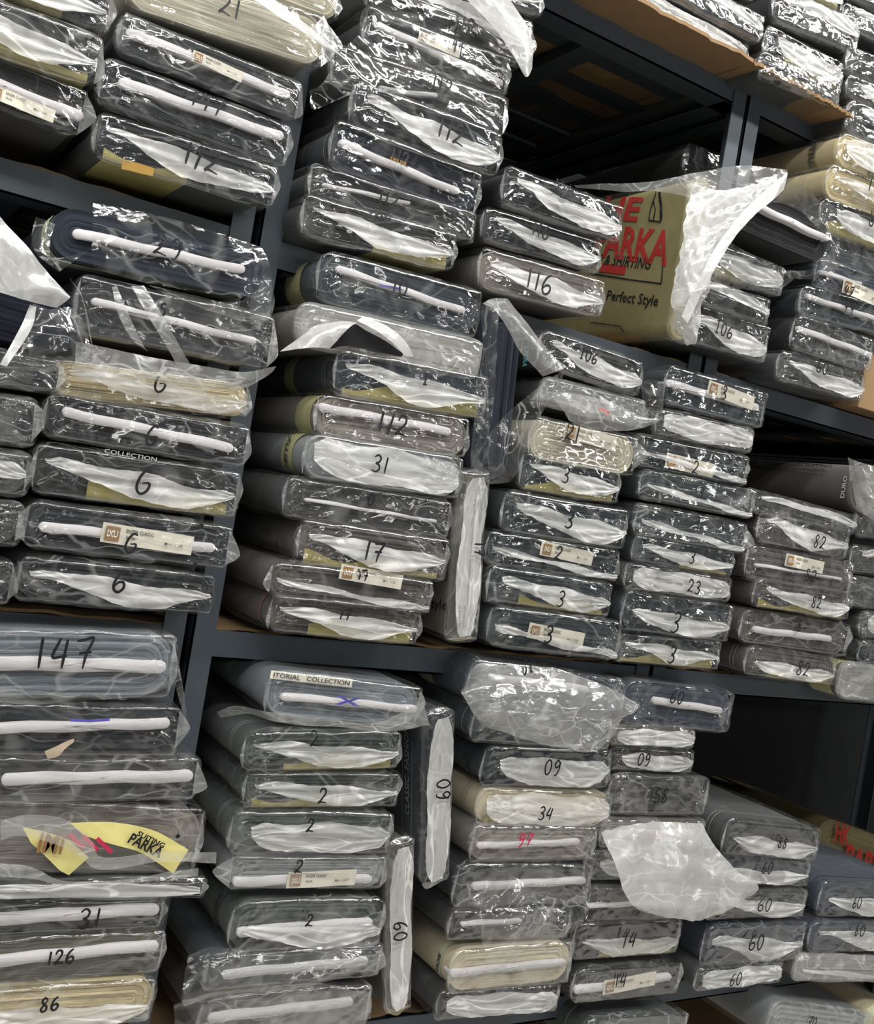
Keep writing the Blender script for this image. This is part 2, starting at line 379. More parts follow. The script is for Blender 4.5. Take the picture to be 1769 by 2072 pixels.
def B(xl, yl, xr, yr, t, face, col, label, num=None, grp='', Y=1.5, core=None, lab=None, paper=0, band=None, earR=.012, earL=.006,
      L=.74, ring=None, bag=None, wav=0, numcol=None, rot90=False, open_face=False, hw=None, cap=.006, extra=None, crisp=1.0, name='fabric_bolt', cat='fabric bolt', coretilt=0):
    SEED[0] += 1; seed = SEED[0]; rnd = random.Random(seed)
    A = UP(xl, yl, Y); C_ = UP(xr, yr, Y)
    d = C_-A; w = math.hypot(d[0], d[2]); tilt = math.atan2(d[2], d[0]); ctr = (A+C_)/2
    mx, my = (xl+xr)/2, (yl+yr)/2
    if rot90:
        q = UP(mx+t/2, my, Y)-UP(mx-t/2, my, Y)
    else:
        q = UP(mx, my-t/2, Y)-UP(mx, my+t/2, Y)
    th = abs(-q[0]*math.sin(tilt)+q[2]*math.cos(tilt))
    a, b = w/2-.003, th/2-.0035
    root = bpy.data.objects.new(name, None); COL.objects.link(root)
    yo = rnd.uniform(-.006, .010)
    root.location = (ctr[0], ctr[1]+yo, ctr[2]); root.rotation_euler = (0, -tilt, 0)
    root.empty_display_size = .05
    root['label'] = label; root['category'] = cat
    if grp: root['group'] = grp
    ct, st = math.cos(tilt), math.sin(tilt)
    def loc(px, py):                       # photo point on the face -> local (u,z)
        p = UP(px, py, Y)-ctr; return np.array([p[0]*ct+p[2]*st, -p[0]*st+p[2]*ct])
    root_inv = (Matrix.Translation(root.location) @ Matrix.Rotation(-tilt, 4, 'Y')).inverted()
    crm = Crumple(seed, 1.0); crs = Crumple(seed+500, .8)
    rc = min(b*.92, a*.5)
    # ---- cloth body: sides + layered end
    n = 96; O = outline(a, b, rc, n); V = []; UVs = []
    ys = np.array([.0, .012, .05, .12, .25, .45, L])
    cy = Crumple(seed+900, .35)
    ring_i = 0
    K = 18
    # core segment each outline point collapses to
    ca = max(a-b*.95, a*.3)
    cx = np.clip(O[:, 0], -ca, ca); cz = np.zeros(n)+(O[:, 1]*.06)
    wavz = (lambda x: wav*(np.sin(x*70+seed)+.5*np.sin(x*160+1.3*seed))) if wav else (lambda x: 0*x)
    rr = np.random.default_rng(seed)
    rel = [0]+list(.0008+.0035*rr.random(K-1))
    capring = []
    for k in range(K, -1, -1):             # centre outwards
        s = k/K; f = s
        px = O[:, 0]*(1-f)+cx*f; pz = O[:, 1]*(1-f)+cz*f
        pz = pz+wavz(px)*math.sin(math.pi*min(1, (1-s)*1.2))*1.0*(b/.04)
        yy = rel[min(k, K-1)] if k else .0
        if open_face: yy = yy*1.8+.004
        V += [(px[i], yy, pz[i]) for i in range(n)]
        UVs += [(max(.002, (s+.01)*(b/.042)), px[i]*8) for i in range(n)]
    for j, y in enumerate(ys[1:]):
        g = 1+.0
        sag = (cy(O[:, 0]*1.0, y+0*O[:, 0], O[:, 1])-.5)*.006*min(1, y/.1)
        ln = np.hypot(O[:, 0]/a, O[:, 1]/b)
        V += [(O[i, 0]*(1+sag[i]/a), y, O[i, 1]*(1+sag[i]/b)) for i in range(n)]
        UVs += [(0, 0)]*n
    nr = K+1+len(ys)-1
    F = [tuple(f[::-1]) for f in grid_faces(nr, n, True)]
    F.append(tuple(range(n))); F.append(tuple((nr-1)*n+i for i in reversed(range(n))))
    mesh_obj('folded_cloth', V, F, fabric(COLS[col] if isinstance(col, str) else col), root, True, UVs)
    # ---- bag surface in front of the face
    amp = .0095*crisp; rfan = np.random.default_rng(seed+9).random(2)
    def ybag(u, z):
        u = np.asarray(u, float); z = np.asarray(z, float)
        e = np.clip(1-np.abs(u)/(a+.004), 0, 1); e2 = np.clip(1-np.abs(z)/(b+.004), 0, 1)
        fade = np.clip(np.minimum(e*a, e2*b*1.5)/.008, 0, 1)
        fan = .0
        for sgn in (-1, 1):
            ang = np.arctan2(z, np.abs(u-sgn*a*.78)+.012)
            wgt = np.clip((sgn*u/a-.35)/.4, 0, 1)
            fan = fan+wgt*.0028*tri(ang*(1.3+.5*rfan[0])+rfan[1]*7+sgn+.6*tri(np.abs(u)*40+z*30))
        return -cap-(amp*crm(u, 0*u, z)+fan)*fade+.004*(1-fade)
    bg = bag or 'c'
    if bg != 'n':
        bmat = {'c': BAG, 'h': BAGH, 'd': DRAPE, 'm': MILK}[bg]
        nb = 120; Ob = outline(a+.0045, b+.004, min(b*.9, .034)*(.6+.4*rnd.random()), nb); V = []
        KB = 14
        cbx = np.clip(Ob[:, 0], -(a-b*.9), a-b*.9) if a > b else Ob[:, 0]*0
        def edge(y):
            dd = (crs(Ob[:, 0], y+0*Ob[:, 0], Ob[:, 1])-.35)*.0065*crisp
            nx = Ob[:, 0]/a; nz = Ob[:, 1]/b
            gx = np.where(np.abs(nx) > .92, np.sign(nx), nx*.2); gz = np.where(np.abs(nz) > .8, np.sign(nz), nz*.2)
            return gx*dd, gz*dd
        ex, ez = edge(.004)
        for k in range(KB, -1, -1):
            f = k/KB; px = Ob[:, 0]*(1-f)+cbx*f; pz = Ob[:, 1]*(1-f)+Ob[:, 1]*.03*f
            yy = ybag(px, pz); px = px+ex*max(0, 1-f*3); pz = pz+ez*max(0, 1-f*3); V += list(zip(px, yy, pz))
        for y in list(np.linspace(.004, .16, 14))+[.2, .25, .3, .36, .42]:
            ex, ez = edge(y)
            V += list(zip(Ob[:, 0]+ex, y+0*ex, Ob[:, 1]+ez))
        bo = mesh_obj('plastic_bag', V, [tuple(f[::-1]) for f in grid_faces(KB+1+19, nb, True)]+[tuple(range(nb))], bmat, root)
        bo.data.materials.append(BSIDE)
        mi = np.zeros(len(bo.data.polygons), dtype=np.int32); mi[nb*(KB+1):-1] = 1
        bo.data.polygons.foreach_set('material_index', mi)
        # pinched bag corners sticking out past the cloth
        for sgn, e in ((1, earR), (-1, earL)):
            if e <= .004: continue
            nn, mm = 9, 11; V = []; tipv = rnd.uniform(-.5, .3)*b; h0 = b*rnd.uniform(.75, .95)
            for i in range(nn):
                f = i/(nn-1)
                for j in range(mm):
                    g = j/(mm-1)*2-1; hh = h0*(1-f)**.8+.0015
                    u = sgn*(a*.985+e*f); z = tipv*f+g*hh
                    V.append((u, -.001+.010*f*0-(.008+.004*e/.02)*float(crm(u, 3.1, z))*(1-.3*f)+.004, z))
            mesh_obj('bag_corner', V, grid_faces(nn, mm), DRAPE if bg != 'm' else MILK, root)
    # ---- white core board
    if core is not None:
        if core is True:
            u0, v0, u1, v1 = -a*.78, b*.05, a*.78, b*.05
        else:
            (u0, v0), (u1, v1) = loc(core[0], core[1]), loc(core[2], core[3])
        hc = (core[4] if (core is not True and len(core) > 4) else .0055)*.88
        dv = np.array([u1-u0, v1-v0]); ln = np.linalg.norm(dv); dv /= ln; nv = np.array([-dv[1], dv[0]])
        V = []; OO = np.array([(ln/2*sx_ +hc*math.cos(an), hc*math.sin(an)) for sx_, a0 in ((-1, -90), (1, 90)) for an in [math.radians(a0-180*t_/9) for t_ in range(10)]]); xs_ = np.linspace(-1, 1, 12)[1:-1]*ln/2; OO = np.concatenate([OO[:10], [(x_, hc) for x_ in xs_], OO[10:], [(x_, -hc) for x_ in xs_[::-1]]]); cc = np.array([(u0+u1)/2, (v0+v1)/2])
        for kk, y in enumerate((-.0057, -.0055, -.0045, .02)):
            sc_ = (.0, .93, 1, 1)[kk]
            for p in OO:
                q_ = cc+dv*(p[0]*(1, .995, 1, 1)[kk]*(1 if kk else .0))+nv*(p[1]*sc_+.0010*math.sin(p[0]*60+seed))
                V.append((q_[0], y, q_[1]))
        mesh_obj('core_board', V, [tuple(f[::-1]) for f in grid_faces(4, 40, True)], CORE, root)
    # ---- wrapping paper peeping out below
    if paper:
        nn, mm = 26, 9; V = []
        top = rnd.uniform(-.62, -.4); pu0 = rnd.choice((-.92, -.9, -.5, -.1)); pu1 = .9 if pu0 > -.6 else rnd.choice((.0, .5, .9))
        for i in range(nn):
            u = (pu0+(pu1-pu0)*i/(nn-1))*a
            tp = top+.25*math.sin(u*40+seed)
            for j in range(mm):
                f = j/(mm-1)
                if f < .5:
                    z = b*(tp+(-1.0-tp)*f*2); y = -.0035-.003*crm(u, 2, z)
                else:
                    z = -b-.0015; y = -.003+(f-.5)*2*.33
                V.append((u, float(y), z))
        mesh_obj('wrapping_paper', V, grid_faces(nn, mm), {1: OLIVE, 2: YELLOW}[paper if paper in (1, 2) else 1], root)
    # ---- printed selvedge bands round the roll
    for bd in (band or []):
        y1, y2, mt, txt = (list(bd)+[None])[:4]
        Oo = outline(a+.0016, b+.0016, rc, 72); V = []
        for y in (y1, (y1+y2)/2, y2): V += [(p[0], y, p[1]) for p in Oo]
        mesh_obj('selvedge_band', V, [tuple(f[::-1]) for f in grid_faces(3, 72, True)], mt, root)
        if txt:
            LV, LF = letters(txt, min(.7*(y2-y1), .014), None)
            k_ = min(1, 2.4*b/(LV[:, 0].max()*2)); LV = LV*k_
            # wrapped on left edge: along arc from top-left
            V = [(-a-.0030 if abs(p[0]) < (b-rc*.6) else -a+.0, (y1+y2)/2-p[1], p[0]) for p in LV]
            mesh_obj('band_lettering', V, LF, INKG if mt is not THREAD else THREAD, root, False)
    for rg in (ring or []):
        Oo = outline(a+.0012, b+.0012, rc, 72); V = []
        for y in (rg, rg+.0016): V += [(p[0], y, p[1]) for p in Oo]
        mesh_obj('selvedge_thread', V, [tuple(f[::-1]) for f in grid_faces(2, 72, True)], THREAD, root)
    # ---- folded-down bag end (milky where many layers meet)
    for fi, fk in enumerate(face):
        if fk not in FLAPS: continue
        fl = np.array(FLAPS[fk]); us = np.linspace(fl[0, 0], fl[-1, 0], 44)
        jit = np.array([rnd.uniform(-.08, .08) for _ in fl])
        vt = np.interp(us, fl[:, 0], fl[:, 1]+jit*.6); vb = np.interp(us, fl[:, 0], fl[:, 2]+jit)
        tp_ = np.clip((us-us[0])/.12, 0, 1)*np.clip((us[-1]-us)/.10, 0, 1)
        vt = vt+.08*np.sin(us*7.1+seed*.9)*tp_+.03*(tri(us*6.3+seed)-.5); vb = np.maximum(-.99, vb+.07*np.sin(us*5.7+seed*.7)+.04*(tri(us*5.1+seed)-.5))
        md_ = (vt+vb)/2; vt = md_+(vt-md_)*(.6+.4*tp_); vb = md_+(vb-md_)*(.6+.4*tp_)
        cf = Crumple(seed+77+fi, 1.5); V = []
        mm = 16
        for i, u in enumerate(us):
            for j in range(mm):
                g = j/(mm-1); z = (vt[i]*(1-g)+vb[i]*g)*b
                uu = u*a+.10*(g-.5)*b
                f1 = math.atan2(z-.1*b, uu+a*1.02)*5.5+seed*.31; f2 = math.atan2(z+.2*b, a*1.04-uu)*5.5+seed*.17
                fw_ = .0024*float(tri(np.float64(f1)))*(.35+.65*(u < 0))+.0024*float(tri(np.float64(f2)))*(.35+.65*(u >= 0))
                y = ybag(uu, z)*.55-.002-.006*float(cf(uu*.6, 0, z))-fw_
                V.append((uu, float(y), z))
        mesh_obj('folded_bag_end', V, grid_faces(44, mm), FLAP if fk not in 'HT' else MILK, root)
    yink = lambda u, z: ybag(u, z)*1.0-(.0085 if face else .002)-.0015-(extra or 0)
    # ---- paper label with print
    if lab:
        c0 = loc(lab[0], lab[1]); lw = lab[2]*w/math.hypot(xr-xl, yr-yl)*1.0 if not rot90 else .1
        lh = lw*.21; la = lab[3] if len(lab) > 3 else -2
        yl_ = float(-.008) if 'H' not in face else -.008
        V = []
        for i in range(12):
            for j in range(4):
                p = rot2([(i/11-.5)*lw, (j/3-.5)*lh], la)+c0
                V.append((p[0], -.0075-.0015*math.sin(i*.5), p[1]))
        pl = mesh_obj('paper_label', V, grid_faces(12, 4), PAPER, root)
        def flat(LV, LF, off, nm, mt):
            P = rot2(LV+np.array(off), la)+c0
            mesh_obj(nm, [(p[0], -.0098, p[1]) for p in P], [f[::-1] for f in LF], mt, pl, False)
        s_ = lh*.72
        flat(np.array([(-.5, -.5), (.5, -.5), (.5, .5), (-.5, .5)])*s_, [(0, 1, 2, 3)], (-lw*.39, 0), 'label_logo', BROWN)
        LV, LF = letters('IXU', s_*.5, s_*.75)
        P = rot2(LV+np.array((-lw*.39, -.0*lh)), la)+c0
        mesh_obj('logo_letters', [(p[0], -.0104, p[1]) for p in P], [f[::-1] for f in LF], PAPER, pl, False)
        LV, LF = letters('ENZER CLASSIC', lh*.19, lw*.30); flat(LV, LF, (-lw*.10, lh*.24), 'label_print', INKG)
        LV, LF = letters('Des No.', lh*.16, lw*.10); flat(LV, LF, (-lw*.19, -lh*.08), 'label_print', INKG)
        LV, LF = letters('Mtrs : 13.00', lh*.17, lw*.2); flat(LV, LF, (lw*.28, -lh*.1), 'label_print', INKG)
    # ---- handwritten number
    if num:
        for nm in (num if isinstance(num, list) else [num]):
            txt, nx, ny, nh = nm[:4]; ra = nm[4] if len(nm) > 4 else -4
            c0 = loc(nx, ny); hh = nh*th/t*(1 if not rot90 else 1)
            if rot90: hh = nh*w/math.hypot(xr-xl, yr-yl)
            lines = []; x = 0
            for ch in txt:
                wd = WD.get(ch, .72)
                for stk in DG[ch]:
                    S = smooth_line(stk); S = S*np.array([wd*.85, 1])+np.array([x, 0]); lines.append(S)
                x += wd+.04
            lines = [rot2((S-np.array([x/2, .5]))*hh, ra)+c0 for S in lines]
            ribbon(lines, .0042 if hh > .03 else .0034, yink, 'marker_number', (numcol or MARK), root)
    info = dict(root=root, a=a, b=b, loc=loc, inv=root_inv, ybag=ybag, tilt=tilt, ctr=ctr, seed=seed, w=w, th=th)
    return info

def loft(info, rows, name, mat, amp=.012, f=1.0, res=(40, 30), seed=None):
    """a loose sheet of film through rows of photo points (x, y, distance from the camera plane)"""
    seed = seed or info['seed']+31
    R = []
    for row in rows:
        P = np.array([UP(p[0], p[1], p[2]) for p in row])
        s = smooth_line(P, 8) if len(P) > 2 else P
        L = np.concatenate([[0], np.cumsum(np.linalg.norm(np.diff(s, axis=0), axis=1))]); tt = np.linspace(0, L[-1], res[0])
        R.append(np.stack([np.interp(tt, L, s[:, k]) for k in range(3)], 1))
    R = np.array(R); m = res[1]; out = []
    tr = np.linspace(0, len(R)-1, m)
    for t in tr:
        i = min(int(t), len(R)-2); g = t-i
        p0 = R[max(i-1, 0)]; p1 = R[i]; p2 = R[i+1]; p3 = R[min(i+2, len(R)-1)]
        out.append(.5*((2*p1)+(-p0+p2)*g+(2*p0-5*p1+4*p2-p3)*g*g+(-p0+3*p1-3*p2+p3)*g**3))
    G = np.array(out); c = Crumple(seed, f)
    h = c(G[..., 0], G[..., 1], G[..., 2])
    e = np.ones(h.shape)
    G[..., 1] -= amp*h*1.6-amp*.6
    G[..., 2] += amp*.5*(Crumple(seed+3, f)(G[..., 0], G[..., 1], G[..., 2])-.5)
    G[..., 0] += amp*.5*(Crumple(seed+5, f)(G[..., 0], G[..., 1], G[..., 2])-.5)
    inv = info['inv']; V = [tuple(inv @ Vector(p)) for p in G.reshape(-1, 3)]
    return mesh_obj(name, V, grid_faces(m, res[0]), mat, info['root'])

# ------------------------------------------------------------ the room and the racks
def struct(o): o['kind'] = 'structure'; return o
WALL = plain('pale_wall_paint', (165, 167, 168), .9)
struct(box('floor', (-3, -2.2, -.05), (6, 2.9, 0), plain('pale_tile_floor', (196, 192, 186), .8, spec=.2)))
struct(box('ceiling', (-3, -2.2, 4.3), (6, 2.9, 4.35), plain('ceiling_paint', (150, 150, 148), .9)))
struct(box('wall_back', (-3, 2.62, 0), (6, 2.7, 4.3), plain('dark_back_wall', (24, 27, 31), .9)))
struct(box('wall_right', (6, -2.2, 0), (6.05, 2.9, 4.3), WALL))
struct(box('wall_left', (-3.05, -2.2, 0), (-3, 2.9, 4.3), WALL))
struct(box('wall_front', (-3, -2.25, 0), (6, -2.2, 4.3), plain('stock_lined_wall', (104, 106, 108), .9)))

FY = 1.585                                 # front of the steel racks
BY = 2.42
LEV = {'F': .12, 'E': H-.935, 'D': H-.250, 'B': H+.380, 'A': H+.970}
def rack(x0, x1, label):
    r = bpy.data.objects.new('storage_rack', None); COL.objects.link(r); r.location = (x0, FY, 0)
    r['label'] = label; r['category'] = 'storage rack'; r['group'] = 'steel racks holding the bolts'
    ox, oy = x0, FY
    def P(nm, L): boxes(nm, [((a[0]-ox, a[1]-oy, a[2]), (b[0]-ox, b[1]-oy, b[2])) for a, b in L], STEEL, r)
    t = .003; wv = .038
    for (xa, s) in ((x0, 1), (x1, -1)):
        for (ya, q) in ((FY, 1), (BY, -1)):
            xs = sorted((xa, xa+s*wv)); xt = sorted((xa, xa+s*t)); yt = sorted((ya, ya+q*t)); yw = sorted((ya, ya+q*.05))
            top = 3.9
            P('post', [((xs[0], yt[0], 0), (xs[1], yt[1], top)), ((xt[0], yw[0], 0), (xt[1], yw[1], top))])
        # side panel sheets between front and back post
    for k, z in LEV.items():
        for (ya, q) in ((FY+.004, 1), (BY-.004, -1)):
            yt = sorted((ya, ya+q*t)); yw = sorted((ya, ya+q*.055))
            P('beam', [((x0+.002, yt[0], z-.046), (x1-.002, yt[1], z)), ((x0+.002, yw[0], z-.046), (x1-.002, yw[1], z-.043))])
        for xa in (x0+.004, x1-.007):
            P('side_beam', [((xa, FY+.01, z-.046), (xa+t, BY-.01, z))])
            P('side_beam', [((min(xa, xa+(.05 if xa < (x0+x1)/2 else -.047)), FY+.01, z-.046), (max(xa+t, xa+(.05 if xa < (x0+x1)/2 else -.047)), BY-.01, z-.043))])
        for yy in (1.725, 1.86, 1.995, 2.13, 2.265):
            P('slat', [((x0+.01, yy-.026, z-.010), (x1-.01, yy+.026, z-.002))])
        for xa in ((x0+x1)/2-.32, (x0+x1)/2+.0,):
            P('cross_brace', [((xa+.12, FY+.01, z-.030), (xa+.17, BY-.01, z-.011))])
    return r
rack(-.43, .552, 'grey steel rack at the left edge of the photo')
rack(.562, 1.547, 'grey steel rack between the two posts, with the empty upper shelf')
rack(1.552, 2.535, 'grey steel rack right of the tall double post')
rack(2.545, 3.53, 'grey steel rack farthest along the aisle, its shelves nearly hidden')
# cardboard laid on the slats
def ragged(name, x0, x1, y0, y1, z, mat, th=.006, seed=1, label='', grp='cardboard sheets lining the shelves'):
    r = random.Random(seed); n = 60; V = []; F = []
    fr = [(x0+(x1-x0)*i/(n-1), y0+r.uniform(-.004, .004)) for i in range(n)]
    for (x, y) in fr: V += [(x, y, z), (x, y, z+th), (x, y1, z+th), (x, y1, z)]
    for i in range(n-1):
        k = 4*i
        for j in range(4): F.append((k+j, k+(j+1) % 4, k+4+(j+1) % 4, k+4+j))
    F.append((0, 3, 2, 1)); F.append((4*n-4, 4*n-3, 4*n-2, 4*n-1))
    for v in range(len(V)):
        x, y, zz = V[v]; V[v] = (x, y, zz-(.013 if y < 1.52 else 0)+.002*math.sin(x*9)+(.0015 if y < y0+.01 else 0)*math.sin(x*60))
    o = mesh_obj(name, V, F, mat, None, False); o['label'] = label; o['category'] = 'cardboard'; o['group'] = grp
    return o
DCARD = plain('old_brown_cardboard', (150, 122, 88), .9, 0, .15, 18, .3, 120)
k = 0
for lv, nm in (('F', 'floor-level'), ('E', 'lowest visible'), ('D', 'middle'), ('B', 'upper'), ('A', 'top')):
    z = LEV[lv]-.001
    for (x0, x1, wh) in ((-.42, .545, 'left rack'), (.566, 1.543, 'centre rack'), (1.556, 2.53, 'right rack'), (2.55, 3.52, 'far rack')):
        if lv == 'A' and wh in ('centre rack', 'right rack'): continue
        k += 1
        ragged('cardboard_sheet', x0, x1, FY+.02, BY-.02, z, DCARD, .005, k, 'flat brown cardboard lining the %s shelf of the %s' % (nm, wh))
zA = LEV['A']
ragged('cardboard_sheet', .60, 1.452, 1.488, 2.0, zA+.002, CARD, .007, 71, 'torn brown cardboard sheet jutting over the beam of the empty shelf')
ragged('cardboard_sheet', 1.455, 1.765, 1.492, 2.0, zA+.001, CARD, .007, 72, 'narrow brown cardboard sheet over the top of the double post')
ragged('cardboard_sheet', .60, 1.545, 2.005, BY-.01, zA+.002, CARD, .006, 73, 'brown cardboard sheet at the back above the empty shelf')
ragged('cardboard_sheet', 1.78, 2.53, FY+.01, BY-.01, zA+.002, CARD, .006, 74, 'brown cardboard sheet under the bolts at the top right')

# ------------------------------------------------------------ the bolts, stack by stack
g = 'bolts on the top-left shelf, left stack'
B(-175, -125, 226, 32, 92, 'V', 'char', 'bagged charcoal bolt at the photo\'s top-left corner, uppermost of the left stack', grp=g, paper=1, bag='h')
B(-195, -10, 202, 132, 112, 'V', 'dkgrey', 'bagged grey bolt with a crumpled milky bag end, second from top in the top-left stack', grp=g, paper=1, bag='h')
B(-225, 75, 174, 232, 112, '', 'dkgrey', 'bagged dark bolt with a white printed strip, resting on the beam at top left', grp=g, core=(-150, 110, 160, 232, .008), lab=(45, 208, 150, -1), earR=.02)
g = 'bolts on the top-left shelf, right stack'
B(330, -130, 690, 12, 74, '', 'beige', 'small beige bolt in a clear bag peeping out above the big beige bolt marked 21', grp=g, Y=1.53, bag='h')
B(255, -50, 662, 88, 118, '', 'beige', 'big beige bolt with many visible layers marked 21 in the top left stack', num=('21', 465, 18, 42), grp=g, earR=.034, bag='h', wav=.0006)
B(238, 62, 610, 208, 88, '', 'char', 'dark grey bolt under the big beige bolt, its bag cloudy and unmarked', grp=g, core=(265, 65, 580, 190, .007), lab=(440, 135, 110, -2), bag='h')
B(198, 160, 583, 302, 98, '', 'char', 'dark grey bolt with a white core strip marked 147 at top left', num=('147', 415, 215, 38), grp=g, core=(248, 170, 562, 277, .008), ring=[.05])
B(186, 272, 556, 384, 96, 'V', 'char', 'dark bolt with gold foil and milky bag end marked 1/2, at top left', num=('1/2', 400, 328, 46), grp=g, paper=1)

g = 'bolts marked 112 in the tall upper stack'
B(735, -115, 1095, 10, 66, 'V', 'char', 'bagged dark bolt cut by the top edge, above the 112 stack', grp=g)
B(745, -35, 1078, 92, 106, 'T', 'dkgrey', 'dark bolt whose milky bag corner hangs down beside the empty shelf, marked 112', num=('112', 935, 55, 34), grp=g, earR=.02, bag='c')
B(738, 52, 1032, 158, 88, '', 'char', 'dark bolt with a cream label and crinkled white strip marked 11, upper stack', num=('11', 925, 98, 32), grp=g, core=(770, 50, 1015, 165, .006), lab=(890, 90, 90, -2), bag='h')
i112 = B(668, 128, 1024, 240, 88, '', 'char', 'dark bolt with a loose wavy bag pulled to the left, marked 112', extra=.024, num=('112', 872, 185, 32), grp=g, bag='h', core=(770, 180, 880, 195, .004))
B(702, 210, 1008, 320, 102, 'W', 'char', 'dark bolt with a big white bag end marked 112, above the gold-printed one', num=('112', 898, 275, 42), grp=g)
B(664, 288, 966, 400, 104, '', 'navy', 'navy bolt with a diagonal white strip and small gold print marked 112', num=('112', 802, 322, 28), grp=g, core=(690, 292, 920, 388, .0065), ring=[.02, .1])
B(628, 362, 964, 462, 72, '', 'char', 'thin dark bolt with wavy clear edge marked 112, second from bottom of the stack', num=('112', 785, 405, 30), grp=g, core=(660, 372, 830, 410, .003), earR=.006, bag='h')
B(612, 432, 924, 512, 86, 'V', 'dkgrey', 'dark bolt with orange-brown paper below marked 116, bottom of the 112 stack', num=('116', 770, 440, 26), grp=g, paper=1)
g = 'three bolts marked 116 beside the printed bale'
B(1012, 374, 1253, 458, 84, 'W', 'char', 'dark bolt marked 116 on top of three beside the printed bale', num=('116', 1130, 385, 30), grp=g)
B(976, 450, 1216, 522, 72, 'W', 'char', 'dark bolt with an underlined 116, middle of three beside the printed bale', num=[('116', 1085, 470, 28), ('_', 1072, 492, 24), ('_', 1095, 496, 24)], grp=g)
B(972, 540, 1226, 608, 88, 'V', 'taupe', 'grey-brown bolt with a large 116, lowest of three beside the printed bale', num=('116', 1085, 572, 42), grp=g)

# bolt on edge in printed olive paper
g = 'bolts by the printed bale'
bale = B(1425, 358, 1376, 690, 50, '', 'olive', 'upright bolt wrapped in olive paper printed with red letters, on the upper shelf', grp=g, rot90=True, band=None, bag='h', earR=0, earL=0)
B(1478, 408, 1676, 496, 100, '', 'black', 'near-black bolt with bare layered end and white core board in an open bag', grp=g, core=(1522, 415, 1667, 484, .0065), Y=1.46, open_face=True, bag='n', ring=None, wav=.0012)
navy2 = SEED[0]
B(1425, 515, 1583, 572, 66, 'F', 'grey', 'bagged grey bolt with a crumpled milky end under the near-black bolt', grp=g, paper=1, bag='h', Y=1.49)
B(1385, 580, 1548, 634, 58, 'T', 'char', 'small dark bolt with a shiny bag, second from bottom beside the printed bale', grp=g, bag='h')
B(1385, 646, 1556, 700, 84, 'W', 'dkgrey', 'dark bolt marked 106 at the foot of the bale, below the hanging open bag', num=('I06', 1458, 668, 26), grp=g, bag='h')

g = 'bolts on the top right shelf'
B(1290, -12, 1515, 110, 44, 'A', 'grey', 'flat bolt in a white crinkled bag lying along the cardboard edge at top right', grp=g, Y=1.515, bag='h')
B(1352, -38, 1542, 62, 62, 'T', 'char', 'dark bolt with a milky upper fold above the flat white one at top right', grp=g, Y=1.505, bag='h')
B(1395, -85, 1523, -18, 52, '', 'navy', 'small dark bolt cut by the top edge, above the milky-fold bolt at top right', grp=g)
B(1552, 78, 1708, 158, 66, 'F', 'dkgrey', 'dark bolt with a bulging white bag end and olive paper at top right', grp=g, paper=1)
B(1537, 128, 1697, 196, 54, '', 'grey', 'clear-bagged grey bolt resting on the narrow cardboard at top right', grp=g, bag='h')
B(1562, 6, 1734, 76, 78, 'T', 'dkgrey', 'dark bolt with yellowed torn bag at top right, above the bulging white one', grp=g, bag='h')
B(1560, -60, 1700, 6, 52, 'A', 'char', 'bolt with a white bag end cut by the top edge at top right', grp=g, paper=1)
B(1704, 30, 1860, 98, 52, 'T', 'grey', 'pale shiny bolt at the right edge, high in the top right corner', grp=g, bag='h')
B(1706, -34, 1865, 36, 52, '', 'char', 'shiny dark bolt in the very top right corner of the photo', grp=g, bag='h')
B(1712, 118, 1870, 184, 56, '', 'dkgrey', 'dark clear-bagged bolt at the right edge, under the pale shiny one', grp=g, bag='h', ring=[.05])
B(1716, 172, 1875, 238, 50, 'F', 'grey', 'whitish bagged bolt at the right edge, lowest on the top right shelf', grp=g, bag='h')

g = 'bolts in the upper right stack'
CB = [(.30, .345, BAND)]
B(1712, 234, 1960, 335, 74, 'T', 'dkgrey', 'dark bolt with pale green band topping the upper right stack, its long side in view', grp=g, band=[(.30, .35, BAND)], bag='h')
B(1690, 300, 1935, 395, 70, 'A', 'tan', 'tan bolt with a printed line round its end, second in the upper right stack', grp=g, paper=1, band=[(.30, .36, BAND), (.055, .075, plain('tan_thread', (150, 134, 100)), 'NUTTO')])
B(1668, 365, 1910, 458, 72, 'V', 'tan', 'tan bolt with a milky bag end marked 101, third in the upper right stack', num=('101', 1757, 382, 34), grp=g, paper=1, ring=[.06, .07], band=[(.3, .35, BAND)])
B(1652, 432, 1880, 512, 68, 'F', 'dkgrey', 'dark bolt with a white bag end marked 87, below the tan bolts', num=('87', 1752, 450, 32), grp=g, paper=1)
B(1648, 490, 1862, 562, 62, '', 'slate', 'slate bolt with a clear bag marked 87, just right of the bare black bolt', num=('87', 1738, 500, 24), grp=g, bag='h')
B(1648, 548, 1860, 618, 60, '', 'bluegrey', 'blue-grey bolt with a paper tag marked 47 in the upper right stack', num=('47', 1712, 590, 22), grp=g, core=(1660, 550, 1740, 575, .005), lab=(1745, 595, 90, -3))
B(1618, 606, 1835, 660, 66, '', 'slate', 'slate bolt with a white strip and small tag marked 77', num=('77', 1712, 625, 24), grp=g, core=(1635, 600, 1800, 655, .006))
B(1606, 668, 1768, 722, 78, '', 'char', 'dark bolt with broad white core strip marked 5, above the 60 at right', num=[('5', 1682, 665, 24)], grp=g, core=(1622, 665, 1765, 718, .007), bag='h')
B(1572, 738, 1744, 786, 66, 'W', 'grey', 'bolt with a milky bag end marked 60, lowest of the upper right stack', num=('60', 1650, 745, 24), grp=g)

